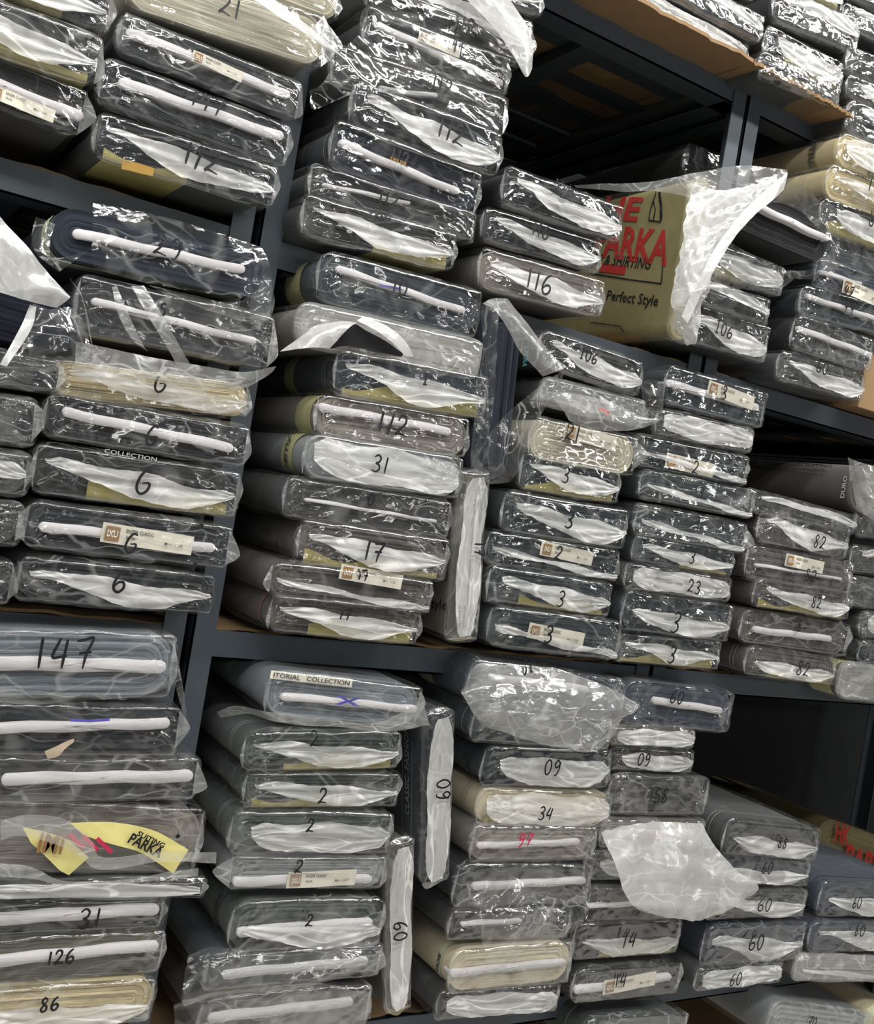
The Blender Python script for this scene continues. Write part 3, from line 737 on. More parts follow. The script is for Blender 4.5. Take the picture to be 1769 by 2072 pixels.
g = 'bolts at the left edge on the middle shelf'
lopen = B(-235, 560, 168, 672, 132, '', 'navy', 'navy bolt with its bag torn open at the left edge of the photo', grp=g, bag='n', wav=.001)
B(-260, 700, 122, 765, 80, '', 'char', 'dark bolt in a slack bag at the left edge, right below the torn-open navy one', grp=g, bag='h')
B(-290, 812, 74, 856, 104, '', 'char', 'dark bolt with a clear bag at the left edge, third from its stack top', grp=g, bag='h', earR=.02)
B(-300, 920, 58, 962, 92, 'T', 'grey', 'grey bolt with clear fold at the left edge, fourth from its stack top', grp=g, bag='h')
B(-310, 1025, 40, 1062, 92, '', 'dkgrey', 'dark bolt end at the left edge beside the labelled bolt marked 6', grp=g, bag='h')
B(-320, 1140, 28, 1180, 96, '', 'char', 'dark bolt end at the left edge, lowest on the middle shelf', grp=g, bag='h')

g = 'bolts in the left stack on the middle shelf'
i29 = B(100, 462, 538, 560, 112, '', (38, 46, 58), 'slate-navy bolt with its rolled layers bare at the left, marked 29', extra=.014, num=('29', 335, 505, 42), grp=g, core=(158, 472, 488, 545, .0075), band=[(.02, .06, BAND, '')], bag='n', earR=.03, ring=None)
i50 = B(152, 612, 556, 694, 118, '', 'char', 'charcoal bolt in a baggy clear bag with thin white strip, under the 29', grp=g, core=(195, 610, 515, 690, .006), earR=.016, bag='h', num=('5', 330, 628, 24))
B(102, 762, 508, 812, 82, 'W', 'tan', 'bolt with a beige bag end marked 6 in black, first of the five sixes', num=('G', 325, 775, 40), grp=g, bag='h')
B(84, 836, 500, 906, 92, '', 'char', 'dark bolt with a long pale gathered strip marked 6, second of the five sixes', num=('G', 305, 882, 40), grp=g, core=(135, 835, 460, 905, .008), earR=.012)
B(64, 945, 484, 1002, 104, 'V', 'dkgrey', 'dark bolt printed COLLECTION above a milky bag end marked 6', num=('G', 290, 975, 50), grp=g, paper=1)
B(46, 1056, 466, 1108, 98, '', 'char', 'dark bolt with a printed cream label across its white strip, marked 6', num=('G', 265, 1098, 40), grp=g, core=(90, 1065, 425, 1108, .008), lab=(298, 1090, 190, -2), earR=.022, earL=.022)
B(34, 1166, 436, 1204, 92, 'V', 'char', 'dark bolt with a milky bag end marked 6, lowest of the five sixes', num=('6', 240, 1172, 46), grp=g, earR=.004)

g = 'bolts in the centre stack on the middle shelf'
YB = plain('yellow_selvedge', (190, 188, 140), .7, 0, .08, 60)
i10 = B(640, 556, 970, 640, 108, '', 'slate', 'slate bolt with a yellow-green band and white core strip marked 10', num=('10', 806, 582, 32), grp=g, core=(688, 545, 936, 628, .0065), band=[(.06, .12, YB)], bag='c', earR=.004)
itorn = B(600, 652, 970, 732, 88, '', 'taupe', 'taupe bolt whose cloudy bag is torn open on black cloth', grp=g, bag='d', earR=.004, earL=.004)
B(672, 750, 980, 806, 94, 'V', 'slate', 'slate bolt with a large white bag end marked 1 in the centre stack', num=('I', 848, 768, 24), grp=g, paper=1, band=[(.16, .20, YB, '')], ring=[.035, .045], earR=.008)
B(636, 838, 946, 888, 92, '', 'taupe', 'taupe bolt with a white core board marked 1/2 and a yellow band', num=('1/2', 790, 858, 42), grp=g, core=(652, 824, 905, 872, .0075), band=[(.015, .075, YB, '')], ring=None)
B(610, 918, 928, 968, 94, 'A', 'ltgrey', 'pale grey bolt almost covered by a milky bag end marked 31', num=('31', 757, 938, 34), grp=g, band=[(.045, .09, YB, 'DELUX')])
B(572, 1004, 912, 1052, 86, '', 'dkgrey', 'dark grey bolt in a wrinkled clear bag marked 0', num=('0', 745, 1010, 24), grp=g, bag='h', core=(620, 1010, 880, 1055, .003))
B(598, 1092, 900, 1132, 92, 'V', 'brown', 'brown-grey bolt with a white bag end marked 17, top of the three seventeens', num=('17', 745, 1113, 40), grp=g, paper=1)
B(540, 1168, 868, 1206, 76, 'H', 'brown', 'brown-grey bolt with a printed label marked 17, middle of the three seventeens', num=('17', 722, 1160, 22), grp=g, lab=(745, 1165, 130, -3), earR=.01, earL=.012)
B(540, 1236, 846, 1268, 80, 'V', 'brown', 'brown-grey bolt marked 17 on the shelf, lowest of the three seventeens', num=('17', 688, 1238, 24), grp=g, paper=1, band=[(.03, .042, plain('pinkish_thread', (120, 90, 88)))], bag='c')
g = 'bolts standing upright between the stacks'
i17u = B(956, 950, 930, 1296, 62, 'A', 'olive', 'upright bolt in olive paper with its white bag end marked 17, left of the threes', num=('17', 957, 1110, 26, 0), grp=g, rot90=True, earR=.006, bag='h')
inav = B(1028, 618, 992, 975, 84, '', 'navy', 'upright navy bolt with bare cloth layers and a draping torn bag', grp=g, rot90=True, bag='n', Y=1.49, open_face=True)

g = 'bolts in the right-centre stack on the middle shelf'
B(1086, 700, 1293, 768, 78, 'W', 'dkgrey', 'dark bolt with a white bag end marked 106, just right of the upright navy bolt', num=('I06', 1177, 722, 22), grp=g, Y=1.5)
i69 = B(1098, 788, 1305, 838, 58, '', 'grey', 'crushed clear bag on a grey bolt with a faint red mark, above the beige 21', grp=g, bag='d', earR=.02)
i21 = B(1075, 884, 1288, 926, 88, '', 'beige', 'beige bolt with crisp layers and a cream label marked 21', num=('21', 1157, 876, 34), grp=g, lab=(1195, 885, 110, -3), earR=.036, bag='c', Y=1.49)
B(1050, 950, 1250, 984, 78, 'V', 'teal', 'bolt with a white bag end marked 3, right under the beige bolt marked 21', num=('3', 1133, 960, 32), grp=g, paper=1)
B(1012, 1032, 1264, 1072, 86, 'W', 'teal', 'teal-grey bolt marked 3, second three in the left column of threes', num=('3', 1140, 1050, 34), grp=g)
B(984, 1106, 1254, 1146, 72, 'H', 'teal', 'teal-grey bolt with a label and a bold 2 written over a 3', num=('2', 1123, 1118, 28), grp=g, lab=(1148, 1120, 110, -3), earR=.014)
B(984, 1178, 1234, 1214, 76, 'W', 'teal', 'teal-grey bolt with olive paper at its lower left marked 3', num=('3', 1122, 1208, 32), grp=g, paper=1, earR=.004)
B(982, 1262, 1248, 1296, 84, 'H', 'teal', 'teal-grey bolt with a label marked 3, resting on the shelf right of the upright bolt', num=('3', 1095, 1278, 34), grp=g, lab=(1118, 1283, 115, -3), earR=.012)

g = 'bolts in the right stack of threes'
B(1350, 776, 1552, 832, 80, '', 'teal', 'teal bolt with a label and number 3 topping the right column of threes', num=('3', 1463, 795, 28), grp=g, core=(1358, 775, 1535, 825, .008), lab=(1482, 800, 100, -3), earR=.008)
B(1330, 852, 1526, 894, 58, 'A', 'grey', 'bolt wholly covered by a white bag end, unnumbered, second in the right column of threes', grp=g, bag='h')
B(1286, 910, 1516, 954, 66, 'H', 'teal', 'teal bolt with a wide cream label marked 2 in the right column', num=('2', 1400, 946, 26), grp=g, lab=(1398, 942, 100, -2), earR=.016)
B(1290, 976, 1518, 1022, 62, 'H', 'teal', 'teal bolt with a flat clear bag and a smudged 3, above the pointed bag corner', num=('3', 1402, 995, 22), grp=g, earR=.012, bag='h')
B(1284, 1050, 1508, 1090, 68, 'H', 'teal', 'teal bolt whose clear bag ends in a long point, marked 3', num=('3', 1400, 1055, 24), grp=g, earR=.036, bag='h')
B(1280, 1108, 1482, 1142, 56, 'V', 'teal', 'thin bolt with white bag end marked 3, fourth from bottom of the right column', num=('3', 1388, 1125, 26), grp=g, paper=1)
B(1260, 1162, 1472, 1194, 56, 'A', 'grey', 'thin bolt with crinkled white bag end marked 23', num=('23', 1388, 1184, 26), grp=g)
B(1256, 1232, 1474, 1262, 82, 'L', 'teal', 'thick teal bolt with a wide white bag end marked 3, second from bottom', num=('3', 1355, 1256, 42), grp=g)
B(1250, 1308, 1458, 1328, 62, 'V', 'teal', 'lowest bolt of the right column of threes, marked 3 with olive paper', num=('3', 1352, 1322, 34), grp=g, paper=1)

g = 'bolts in the stack marked 82'
iroll = B(1722, 980, 1975, 1075, 104, '', 'brown', 'grey-brown bolt lying slantwise on the 82 stack with a printed box on its side', grp=g, Y=1.49, bag='n')
B(1508, 1010, 1728, 1062, 44, 'T', 'dkgrey', 'flat bolt in a slack shiny bag on top of the 82 stack', grp=g, bag='h', Y=1.5, earL=.03)
B(1536, 1060, 1718, 1100, 74, 'V', 'brown', 'brown-grey bolt with a hazy bag end marked 82, topmost eighty-two', num=('82', 1650, 1096, 26), grp=g, bag='h')
B(1508, 1134, 1722, 1170, 72, '', 'brown', 'brown-grey bolt with a cream label above the number 82', num=('82', 1634, 1164, 24), grp=g, lab=(1625, 1140, 80, -2), core=(1530, 1142, 1700, 1172, .0035), earR=.016)
B(1520, 1196, 1710, 1226, 60, 'W', 'brown', 'brown-grey bolt with a white bag end marked 82, middle of its stack', num=('82', 1634, 1216, 22), grp=g, paper=1)
B(1500, 1264, 1716, 1296, 72, '', 'brown', 'brown-grey bolt with a white core strip and a faint 8', num=('8-', 1620, 1267, 22), grp=g, core=(1532, 1275, 1680, 1293, .008), earR=.026)
B(1506, 1334, 1686, 1358, 62, 'L', 'brown', 'brown-grey bolt marked 82 at the bottom of its stack', num=('82', 1612, 1350, 28), grp=g, ring=[.03, .04], paper=1)
g = 'bolts at the right edge on the middle shelf'
B(1732, 1046, 1900, 1080, 74, '', 'char', 'dark bolt with streaky clear bag at the right edge beside the 82 stack', grp=g, bag='h')
B(1724, 1130, 1900, 1150, 56, 'T', 'grey', 'pale bolt end at the right edge, level with the labelled 82', grp=g, bag='h')
B(1716, 1196, 1900, 1216, 62, '', 'char', 'dark clear-bagged bolt at the right edge, level with the middle 82', grp=g, bag='h')
B(1742, 1262, 1900, 1280, 56, 'A', 'grey', 'whitish bolt end at the right edge, level with the faint 8', grp=g)
B(1738, 1318, 1900, 1334, 48, '', 'char', 'thin shiny dark bolt at the right edge above the sagging bag', grp=g, bag='c')
B(1692, 1374, 1900, 1396, 72, '', 'olive', 'sagging cloudy bag with a yellow band at the right edge, beside the lowest 82', grp=g, bag='d', band=[(.02, .08, YB, '')], earR=0)

# ---- lower shelf
g = 'bolts in the lower left stack'
i147 = B(-90, 1340, 352, 1344, 140, '', 'ltblue', 'thick pale blue-grey bolt with a long white core board marked 147', num=('147', 132, 1318, 62, 0), grp=g, core=(-60, 1340, 322, 1348, .0105), earR=.012, wav=.0006, bag='c')
B(-70, 1470, 362, 1474, 108, '', 'char', 'dark bolt with a blue pen mark on its white core board, under the 147', grp=g, core=(-50, 1472, 330, 1461, .0085), earR=.02)
B(-60, 1574, 398, 1570, 94, '', 'dkgrey', 'dark bolt with a plain white core board between the 147 and the yellow paper', grp=g, core=(14, 1573, 376, 1568, .0095), earR=.022, bag='h')
iyel = B(-80, 1690, 408, 1700, 148, '', 'taupe', 'thick taupe bolt with torn yellow wrapping paper inside its bag', grp=g, bag='c', earR=.012, wav=.0008)
B(-80, 1796, 412, 1792, 42, 'A', 'grey', 'thin flat bolt with a strip of clear bag under the yellow paper', grp=g, bag='h')
B(-70, 1858, 332, 1842, 68, '', 'grey', 'grey bolt with a lilac-white core board marked 31', num=('31', 180, 1850, 40, 2), grp=g, core=(-60, 1862, 310, 1838, .0095))
B(-70, 1946, 332, 1920, 96, '', 'olive', 'olive-grey bolt with wavy cloth layers marked 126', num=('126', 122, 1928, 28, 3), grp=g, core=(-60, 1950, 310, 1912, .0085), wav=.0022, earR=.010)
B(-80, 2040, 308, 2014, 92, 'L', 'tan', 'bolt with a cream bag end marked 86 in the bottom left corner', num=('86', 95, 2012, 26, 3), grp=g, paper=0, bag='h', earR=.006)

g = 'bolts marked 2 in the lower shelf stack'
i2c = B(538, 1400, 848, 1432, 96, '', 'ltblue', 'pale blue-grey bolt printed COLLECTION, topmost in the stack marked 2', grp=g, core=(576, 1409, 836, 1435, .007), bag='c', earR=.018)
B(488, 1518, 808, 1514, 84, 'V', 'greygreen', 'grey-green bolt marked 2 with yellow-brown paper below, first two from the top', num=('2', 627, 1488, 28, 0), grp=g, ring=[.05, .058], paper=1)
B(492, 1596, 808, 1596, 76, 'V', 'greygreen', 'grey-green bolt with a broad milky bag end marked 2, second two from the top', num=('2', 645, 1603, 30, 0), grp=g, ring=[.05], paper=1)
B(462, 1682, 790, 1682, 90, 'F', 'greygreen', 'grey-green bolt with bright glints above a wide milky band, marked 2', num=('2', 620, 1662, 26, 0), grp=g, ring=[.05, .056])
B(462, 1764, 780, 1764, 72, '', 'ltgrey', 'grey bolt with fine layers and a cream label on its white strip, marked 2', num=('2', 600, 1747, 26, 0), grp=g, core=(480, 1785, 745, 1778, .008), lab=(650, 1776, 140, 2), earL=.03)
B(462, 1872, 774, 1862, 104, 'L', 'greygreen', 'rounded grey-green bolt printed CLASSIC with a white core board, marked 2', num=('2', 618, 1852, 24, 0), grp=g, core=(487, 1885, 745, 1865, .008), band=[(.05, .07, plain('greygreen_band', (84, 92, 90)), 'CLASSIC')], wav=.0008)
i96 = B(410, 1962, 768, 1936, 72, '', 'slate', 'slate bolt with a lilac-white core board, its slack bag spreading left', grp=g, core=(456, 1968, 734, 1942, .0075), bag='h', earR=.02)
i97 = B(400, 2062, 748, 2030, 92, '', 'dkgrey', 'dark bolt with a white core board at the bottom edge, second column', grp=g, core=(430, 2060, 706, 2028, .008), bag='h')
g = 'bolts standing upright on the lower shelf'
iu1 = B(884, 1432, 872, 1785, 62, 'A', 'navy', 'upright navy bolt printed CLASSIC FASHION with a white end marked 09', num=('09', 881, 1590, 30, 0), grp=g, rot90=True)
iu2 = B(812, 1698, 806, 2050, 56, 'A', 'olive', 'upright bolt in olive paper with a white end marked 60, bottom centre', num=('60', 804, 1880, 28, 0), grp=g, rot90=True, bag='h')

g = 'bolts in the lower centre stack'
i147b = B(950, 1376, 1262, 1420, 96, '', 'bluegrey', 'navy bolt marked 147 under a large slack cloudy bag', extra=.024, num=('147', 1068, 1350, 34, -4), grp=g, core=(1000, 1372, 1190, 1396, .007), band=[(.12, .17, BAND)], bag='h', earR=.004)
B(952, 1462, 1232, 1484, 72, '', 'teal', 'dark teal bolt half hidden by the slack bag of the 147', grp=g, bag='h', ring=[.03])
B(976, 1548, 1236, 1556, 84, 'F', 'teal', 'dark teal bolt marked 09 with yellow paper along its top', num=('09', 1110, 1548, 30, -2), grp=g, band=[(.035, .05, plain('teal_band', (50, 62, 68)), 'CLASSIC')])
B(968, 1632, 1236, 1638, 78, 'A', 'cream', 'cream bolt marked 34 with a bag end full of folds', num=('34', 1095, 1640, 26, -3), grp=g, ring=[.04, .05], paper=1)
B(950, 1704, 1202, 1702, 76, '', 'taupe', 'taupe bolt with a red-marked 97 and white core board', num=('97', 1055, 1694, 26, -2), grp=g, core=(968, 1710, 1165, 1702, .006), numcol=MARKR, bag='h', wav=.0006)
i103 = B(920, 1792, 1196, 1788, 88, '', 'char', 'dark bolt with a bright white core board and a long loose bag hanging down', grp=g, core=(965, 1796, 1182, 1783, .0075), bag='h')
B(905, 1868, 1150, 1866, 60, '', 'dkgrey', 'dark bolt behind the long loose bag, third from bottom of the lower centre stack', grp=g, bag='h', core=(935, 1868, 1050, 1862, .004))
B(906, 1962, 1150, 1940, 88, '', 'cream', 'cream bolt with a printed edge band and white core board near the bottom', grp=g, core=(912, 1966, 1134, 1943, .007), band=[(.03, .045, BAND, 'NOIR')], bag='h', wav=.0006)
B(886, 2036, 1130, 2018, 58, 'A', 'dkgrey', 'bolt with crumpled sparkling bag at the bottom of the lower centre stack', grp=g, bag='h')

g = 'bolts in the fourth lower stack'
B(1258, 1418, 1478, 1440, 92, '', 'bluegrey', 'blue-grey bolt with a short white core board marked 60', num=('60', 1364, 1408, 26, -2), grp=g, core=(1325, 1418, 1455, 1437, .008), earR=.008)
B(1232, 1486, 1402, 1494, 44, 'A', 'taupe', 'thin bolt with a dull crumpled bag end below the 60 with core board', grp=g, bag='h')
B(1236, 1534, 1404, 1542, 52, 'F', 'grey', 'thin bolt with a white bag end marked 09, beside the dark opening', num=('09', 1298, 1534, 24, -2), grp=g)
B(1232, 1606, 1430, 1612, 80, '', 'dkgrey', 'grey bolt with pale wavy cloth layers marked 158', num=('158', 1328, 1606, 28, -2), grp=g, bag='h', wav=.002)
i451 = B(1216, 1684, 1424, 1686, 60, '', 'taupe', 'bolt with a pink-smudged number and a big white bag hanging from it', grp=g, core=(1230, 1690, 1400, 1688, .009), bag='h', numcol=MARKR, num=('45', 1322, 1688, 24, 0))
B(1186, 1752, 1390, 1754, 60, 'F', 'dkgrey', 'bolt with a milky bag end half hidden by the big white bag', grp=g, bag='h')
B(1186, 1826, 1390, 1822, 70, '', 'dkgrey', 'grey bolt with a thin straight white core board, above the fourteens', grp=g, core=(1190, 1832, 1330, 1824, .0045), bag='c')
B(1160, 1904, 1376, 1892, 76, 'L', 'dkgrey', 'dark bolt with a cream bag end marked 14', num=('14', 1265, 1894, 32, 0), grp=g, paper=1)
B(1156, 1992, 1372, 1974, 70, '', 'dkgrey', 'dark bolt with a cream label marked 14, under the other fourteen', num=('14', 1248, 1976, 28, 2), grp=g, core=(1166, 2002, 1350, 1976, .0085), lab=(1270, 1985, 105, 4), earR=.018)
g = 'bolts in the fifth lower stack'
B(1462, 1688, 1652, 1706, 74, 'L', 'grey', 'grey bolt marked 88 on top of the sixties, beside the red-lettered bale', num=('88', 1572, 1700, 20, -2), grp=g, ring=[.04, .05])
B(1440, 1758, 1638, 1764, 64, 'L', 'bluegrey', 'blue-grey bolt marked 60 directly under the 88', num=('60', 1543, 1750, 24, -2), grp=g)
B(1430, 1830, 1628, 1826, 60, 'W', 'grey', 'bolt marked 60 with a pointed white bag end, second sixty under the 88', num=('60', 1537, 1824, 26, -2), grp=g, bag='h')
B(1424, 1914, 1628, 1902, 82, 'V', 'bluegrey', 'thick blue-grey bolt marked 60, third sixty under the 88', num=('60', 1522, 1900, 30, -2), grp=g)
B(1402, 1978, 1576, 1960, 50, 'A', 'grey', 'thin bolt marked 60 resting on the shelf, lowest of its stack', num=('60', 1473, 1970, 24, 0), grp=g)
g = 'bolts at the lower right edge'
B(1660, 1818, 1880, 1826, 70, 'L', 'bluegrey', 'blue-grey bolt with a speckled edge band marked 60 at the right edge', num=('60', 1727, 1822, 22, -2), grp=g, band=[(.03, .04, plain('speckled_band', (70, 76, 90)), 'EXCLUSIVE')])
B(1638, 1894, 1880, 1894, 64, 'V', 'bluegrey', 'blue-grey bolt marked 60 at the right edge, under the one with the speckled band', num=('60', 1732, 1878, 22, -2), grp=g)
B(1606, 1956, 1880, 1962, 52, 'H', 'taupe', 'flat slack-bagged bolt at the right edge, lowest on its shelf', grp=g, bag='d')
g = 'bolts on the lowest shelf'
B(1560, 2068, 1760, 2092, 88, '', 'ltgrey', 'grey bolt with a thin green line round it, lying at the bottom right', grp=g, ring=[.05, .06], bag='h', num=('70', 1640, 2066, 22), band=[(.30, .40, BAND)])
B(1180, 2105, 1390, 2088, 88, '', 'greygreen', 'grey-green bolt peeping up at the bottom edge under the fourteens', grp=g, bag='h', ring=[.05])
B(1755, 2075, 1960, 2090, 78, '', 'cream', 'cream-banded bolt end in the bottom right corner', grp=g, bag='n', band=[(.0, .02, BAND)])

# ------------------------------------------------------------ printed things and loose bags
def UPX(x, y, X):
    d = (x-CXP)*_rt - (y-CYP)*_up + FPX*_fw
    p = d*(X/d[0]); return np.array([p[0], p[1], p[2]+H])
def wtext(info, s, h, w, c, right, up, mat, name='printed_lettering', shear=0):
    LV, LF = letters(s, h, w); right = np.array(right, float); up = np.array(up, float)
    if shear: LV = LV+np.stack([LV[:, 1]*shear, 0*LV[:, 1]], 1)
    V = [tuple(info['inv'] @ Vector(np.array(c)+right*p[0]+up*p[1])) for p in LV]
    return mesh_obj(name, V, LF, mat, info['root'], False)
def wquad(info, c, w, h, right, up, mat, name, n=6):
    right = np.array(right, float); up = np.array(up, float); V = []
    for i in range(n):
        for j in range(n): V.append(tuple(info['inv'] @ Vector(np.array(c)+right*w*(i/(n-1)-.5)+up*h*(j/(n-1)-.5))))
    return mesh_obj(name, V, grid_faces(n, n), mat, info['root'])
def line3(info, P, w, mat, name, nrm=(-1, 0, 0)):
    """a printed line through world points, a flat strip facing nrm"""
    V = []; F = []; nr = np.array(nrm, float)
    for i in range(len(P)-1):
        a, b = np.array(P[i]), np.array(P[i+1]); d = b-a; d = d/np.linalg.norm(d); s = np.cross(d, nr)*w/2
        k = len(V); V += [a+s, b+s, b-s, a-s]; F.append((k, k+1, k+2, k+3))
    V = [tuple(info['inv'] @ Vector(v)) for v in V]
    return mesh_obj(name, V, F, mat, info['root'], False)
FWD = (0, -1, 0); UPV = (0, 0, 1)
# printed wrapping of the bale and of the upright bolts
def side(info, off=-.0015):
    """the left broad side of an upright bolt: photo point -> point on that plane"""
    t = info['tilt']; nz = np.array([-math.sin(t), 0, math.cos(t)]); lx = np.array([math.cos(t), 0, math.sin(t)])
    p0 = info['ctr']-nz*(info['b']-off) - np.array([0, 0, H])
    def f(x, y):
        d = (x-CXP)*_rt-(y-CYP)*_up+FPX*_fw
        return d*(p0@nz)/(d@nz)+np.array([0, 0, H])
    return f, lx
def stext(info, s, x0, y0, x1, y1, hpx, mat, name='printed_lettering', shear=0, vert=False):
    f, lx = side(info); A = f(x0, y0); C_ = f(x1, y1); r = C_-A; w = np.linalg.norm(r); r = r/w
    up = -lx if not vert else np.array([0, 1.0, 0])
    h = np.linalg.norm(f(x0, y0-hpx/2)-f(x0, y0+hpx/2)) if not vert else np.linalg.norm(f(x0-hpx/2, y0)-f(x0+hpx/2, y0))
    return wtext(info, s, h, w, (A+C_)/2, r, up, mat, name, shear)
def sline(info, pts, w, mat, name='printed_line'):
    f, lx = side(info); return line3(info, [f(*p) for p in pts], w, mat, name)
OLV = plain('printed_olive_paper', (158, 148, 104), .45, 0, .14, 22, .5, 50)
bale['root'].children[0].data.materials[0] = OLV
stext(bale, 'PARKA', 1205, 485, 1356, 503, 62, REDP, shear=.1)
stext(bale, 'HE', 1222, 420, 1296, 424, 44, REDP, shear=.25)
stext(bale, 'SUITING & SHIRTING', 1160, 520, 1318, 534, 20, MARK, shear=.3)
stext(bale, 'Perfect Style', 1228, 600, 1332, 612, 26, MARK, shear=.15)
sline(bale, [(1215, 541), (1266, 547)], .018, REDP, 'printed_bar')
sline(bale, [(1190, 552), (1275, 566), (1338, 574), (1345, 500)], .003, MARK)
sline(bale, [(1328, 388), (1316, 425), (1313, 446), (1338, 449)], .003, MARK, 'printed_emblem')
sline(bale, [(1334, 388), (1338, 420), (1338, 446)], .007, MARK, 'printed_emblem')
sline(bale, [(1322, 405), (1326, 425), (1322, 446)], .003, MARK, 'printed_emblem')
sline(bale, [(1195, 652), (1255, 660), (1264, 674)], .002, MARK)
i17u['root'].children[0].data.materials[0] = OLV
stext(i17u, 'Perfect Style', 800, 1212, 904, 1228, 26, MARK)
sline(i17u, [(906, 1000), (905, 1172), (870, 1176)], .003, MARK)
iu2['root'].children[0].data.materials[0] = OLV
stext(iu1, 'CLASSIC  FASHION', 824, 1648, 822, 1470, 9, THREAD, vert=True)
for xx in (815, 834): sline(iu1, [(xx, 1500), (xx-2, 1745)], .0012, THREAD)
tx = np.array([math.cos(i2c['tilt']), 0, math.sin(i2c['tilt'])])
# white tape with print on the COLLECTION bolt
c = UP(632, 1374, 1.494); tp = wquad(i2c, c, .145, .013, tx, UPV, PAPER, 'printed_tape')
wtext(i2c, 'ITORIAL   COLLECTION', .008, .135, c+np.array([0, -.0012, 0]), tx, UPV, INKG)
wtext(i2c, 'X', .014, .05, UP(705, 1419, 1.4905), tx, UPV, MARKB, 'pen_mark')
# side print of the slantwise bolt
XR = iroll['ctr'][0]-iroll['a']-.002
wtext(iroll, 'PURE WOOL BLEND SUITING', .007, .26, UPX(1590, 938, XR), FWD, UPV, INKG)
wtext(iroll, 'FINEST QUALITY GUARANTEED', .006, .22, UPX(1595, 948, XR), FWD, UPV, INKG)
line3(iroll, [UPX(1530, 926, XR), UPX(1670, 942, XR), UPX(1662, 962, XR), UPX(1524, 942, XR), UPX(1530, 926, XR)], .0015, INKG, 'printed_line')
wtext(iroll, 'DURO', .011, .05, UPX(1708, 985, XR), (0, 0, 1), (0, 1, 0), THREAD)
loft(iroll, [[(1712, 925, 1.49), (1740, 935, 1.47), (1800, 950, 1.47)], [(1716, 965, 1.5), (1760, 990, 1.465), (1820, 1010, 1.47)], [(1726, 1025, 1.5), (1770, 1060, 1.47), (1830, 1090, 1.48)]], 'loose_bag', DRAPE)
# pen and red marks
def pen(info, pts, mat, w=.003, Y=1.4905):
    P = np.array([info['loc'](*p) for p in pts]); P = smooth_line(P)
    ribbon([P], w, lambda u, z: -.0075+0*u, 'pen_mark', mat, info['root'])
pen(i10, [(765, 577), (795, 582), (812, 586)], MARKB)
loft(i69, [[(1110, 792, 1.47), (1180, 800, 1.455), (1240, 815, 1.455), (1300, 845, 1.465)], [(1125, 815, 1.465), (1190, 835, 1.45), (1250, 850, 1.45), (1335, 850, 1.46)], [(1150, 850, 1.465), (1200, 868, 1.455), (1260, 872, 1.455), (1320, 860, 1.465)]], 'loose_bag', DRAPE, .012, res=(46, 24))
loft(i69, [[(1296, 782, 1.475), (1312, 768, 1.465), (1342, 775, 1.47)], [(1300, 810, 1.47), (1322, 815, 1.455), (1342, 800, 1.465)], [(1288, 835, 1.475), (1312, 848, 1.46), (1338, 852, 1.465)]], 'loose_bag', BAGH, .012, res=(20, 24))
# 29: clear film starting at the rolled layers
loft(i29, [[(187, 410, 1.497), (300, 432, 1.49), (430, 468, 1.49), (530, 500, 1.495)], [(187, 440, 1.488), (300, 462, 1.486), (430, 500, 1.486), (545, 530, 1.49)],
           [(185, 500, 1.488), (300, 520, 1.484), (430, 550, 1.486), (552, 570, 1.49)], [(190, 545, 1.495), (300, 572, 1.49), (430, 596, 1.49), (545, 612, 1.495)]], 'plastic_bag', BAG, .007, res=(70, 40))
loft(i29, [[(300, 575, 1.50), (400, 600, 1.49), (480, 612, 1.49), (548, 560, 1.49)], [(340, 600, 1.51), (420, 625, 1.495), (500, 640, 1.49), (554, 610, 1.495)], [(380, 615, 1.52), (450, 640, 1.50), (520, 655, 1.50), (545, 645, 1.50)]], 'loose_bag', BAGH, .008)
loft(i29, [[(70, 440, 1.50), (62, 480, 1.50), (75, 515, 1.495), (120, 550, 1.485)], [(110, 455, 1.51), (100, 490, 1.50), (110, 525, 1.488), (180, 508, 1.482)]], 'loose_bag', BAGH, .006, res=(24, 16))
# torn-open bag at the left edge
loft(lopen, [[(-90, 300, 1.47), (-30, 400, 1.46), (60, 505, 1.46), (140, 598, 1.46)], [(-100, 420, 1.46), (0, 520, 1.45), (70, 570, 1.45), (140, 604, 1.455)],
             [(-100, 560, 1.46), (-20, 585, 1.45), (50, 605, 1.45), (115, 622, 1.46)]], 'loose_bag', MILK, .016, res=(50, 36))
loft(lopen, [[(70, 612, 1.47), (100, 625, 1.46), (140, 620, 1.465), (165, 640, 1.48)], [(45, 665, 1.46), (90, 670, 1.45), (140, 672, 1.455), (180, 700, 1.47)],
             [(0, 738, 1.45), (60, 735, 1.445), (120, 730, 1.45), (178, 722, 1.47)], [(10, 745, 1.46), (70, 752, 1.45), (110, 752, 1.455), (150, 738, 1.47)]], 'loose_bag', BAGH, .012, res=(40, 34))
loft(lopen, [[(62, 615, 1.462), (40, 665, 1.452), (0, 738, 1.445)], [(75, 620, 1.455), (62, 668, 1.445), (14, 742, 1.44)]], 'loose_bag', MILK, .006, res=(24, 8))
loft(lopen, [[(140, 560, 1.475), (165, 600, 1.47), (180, 680, 1.47), (190, 770, 1.48)], [(165, 590, 1.49), (178, 640, 1.485), (190, 710, 1.485), (225, 745, 1.485)]], 'loose_bag', DRAPE, .008, res=(30, 12))
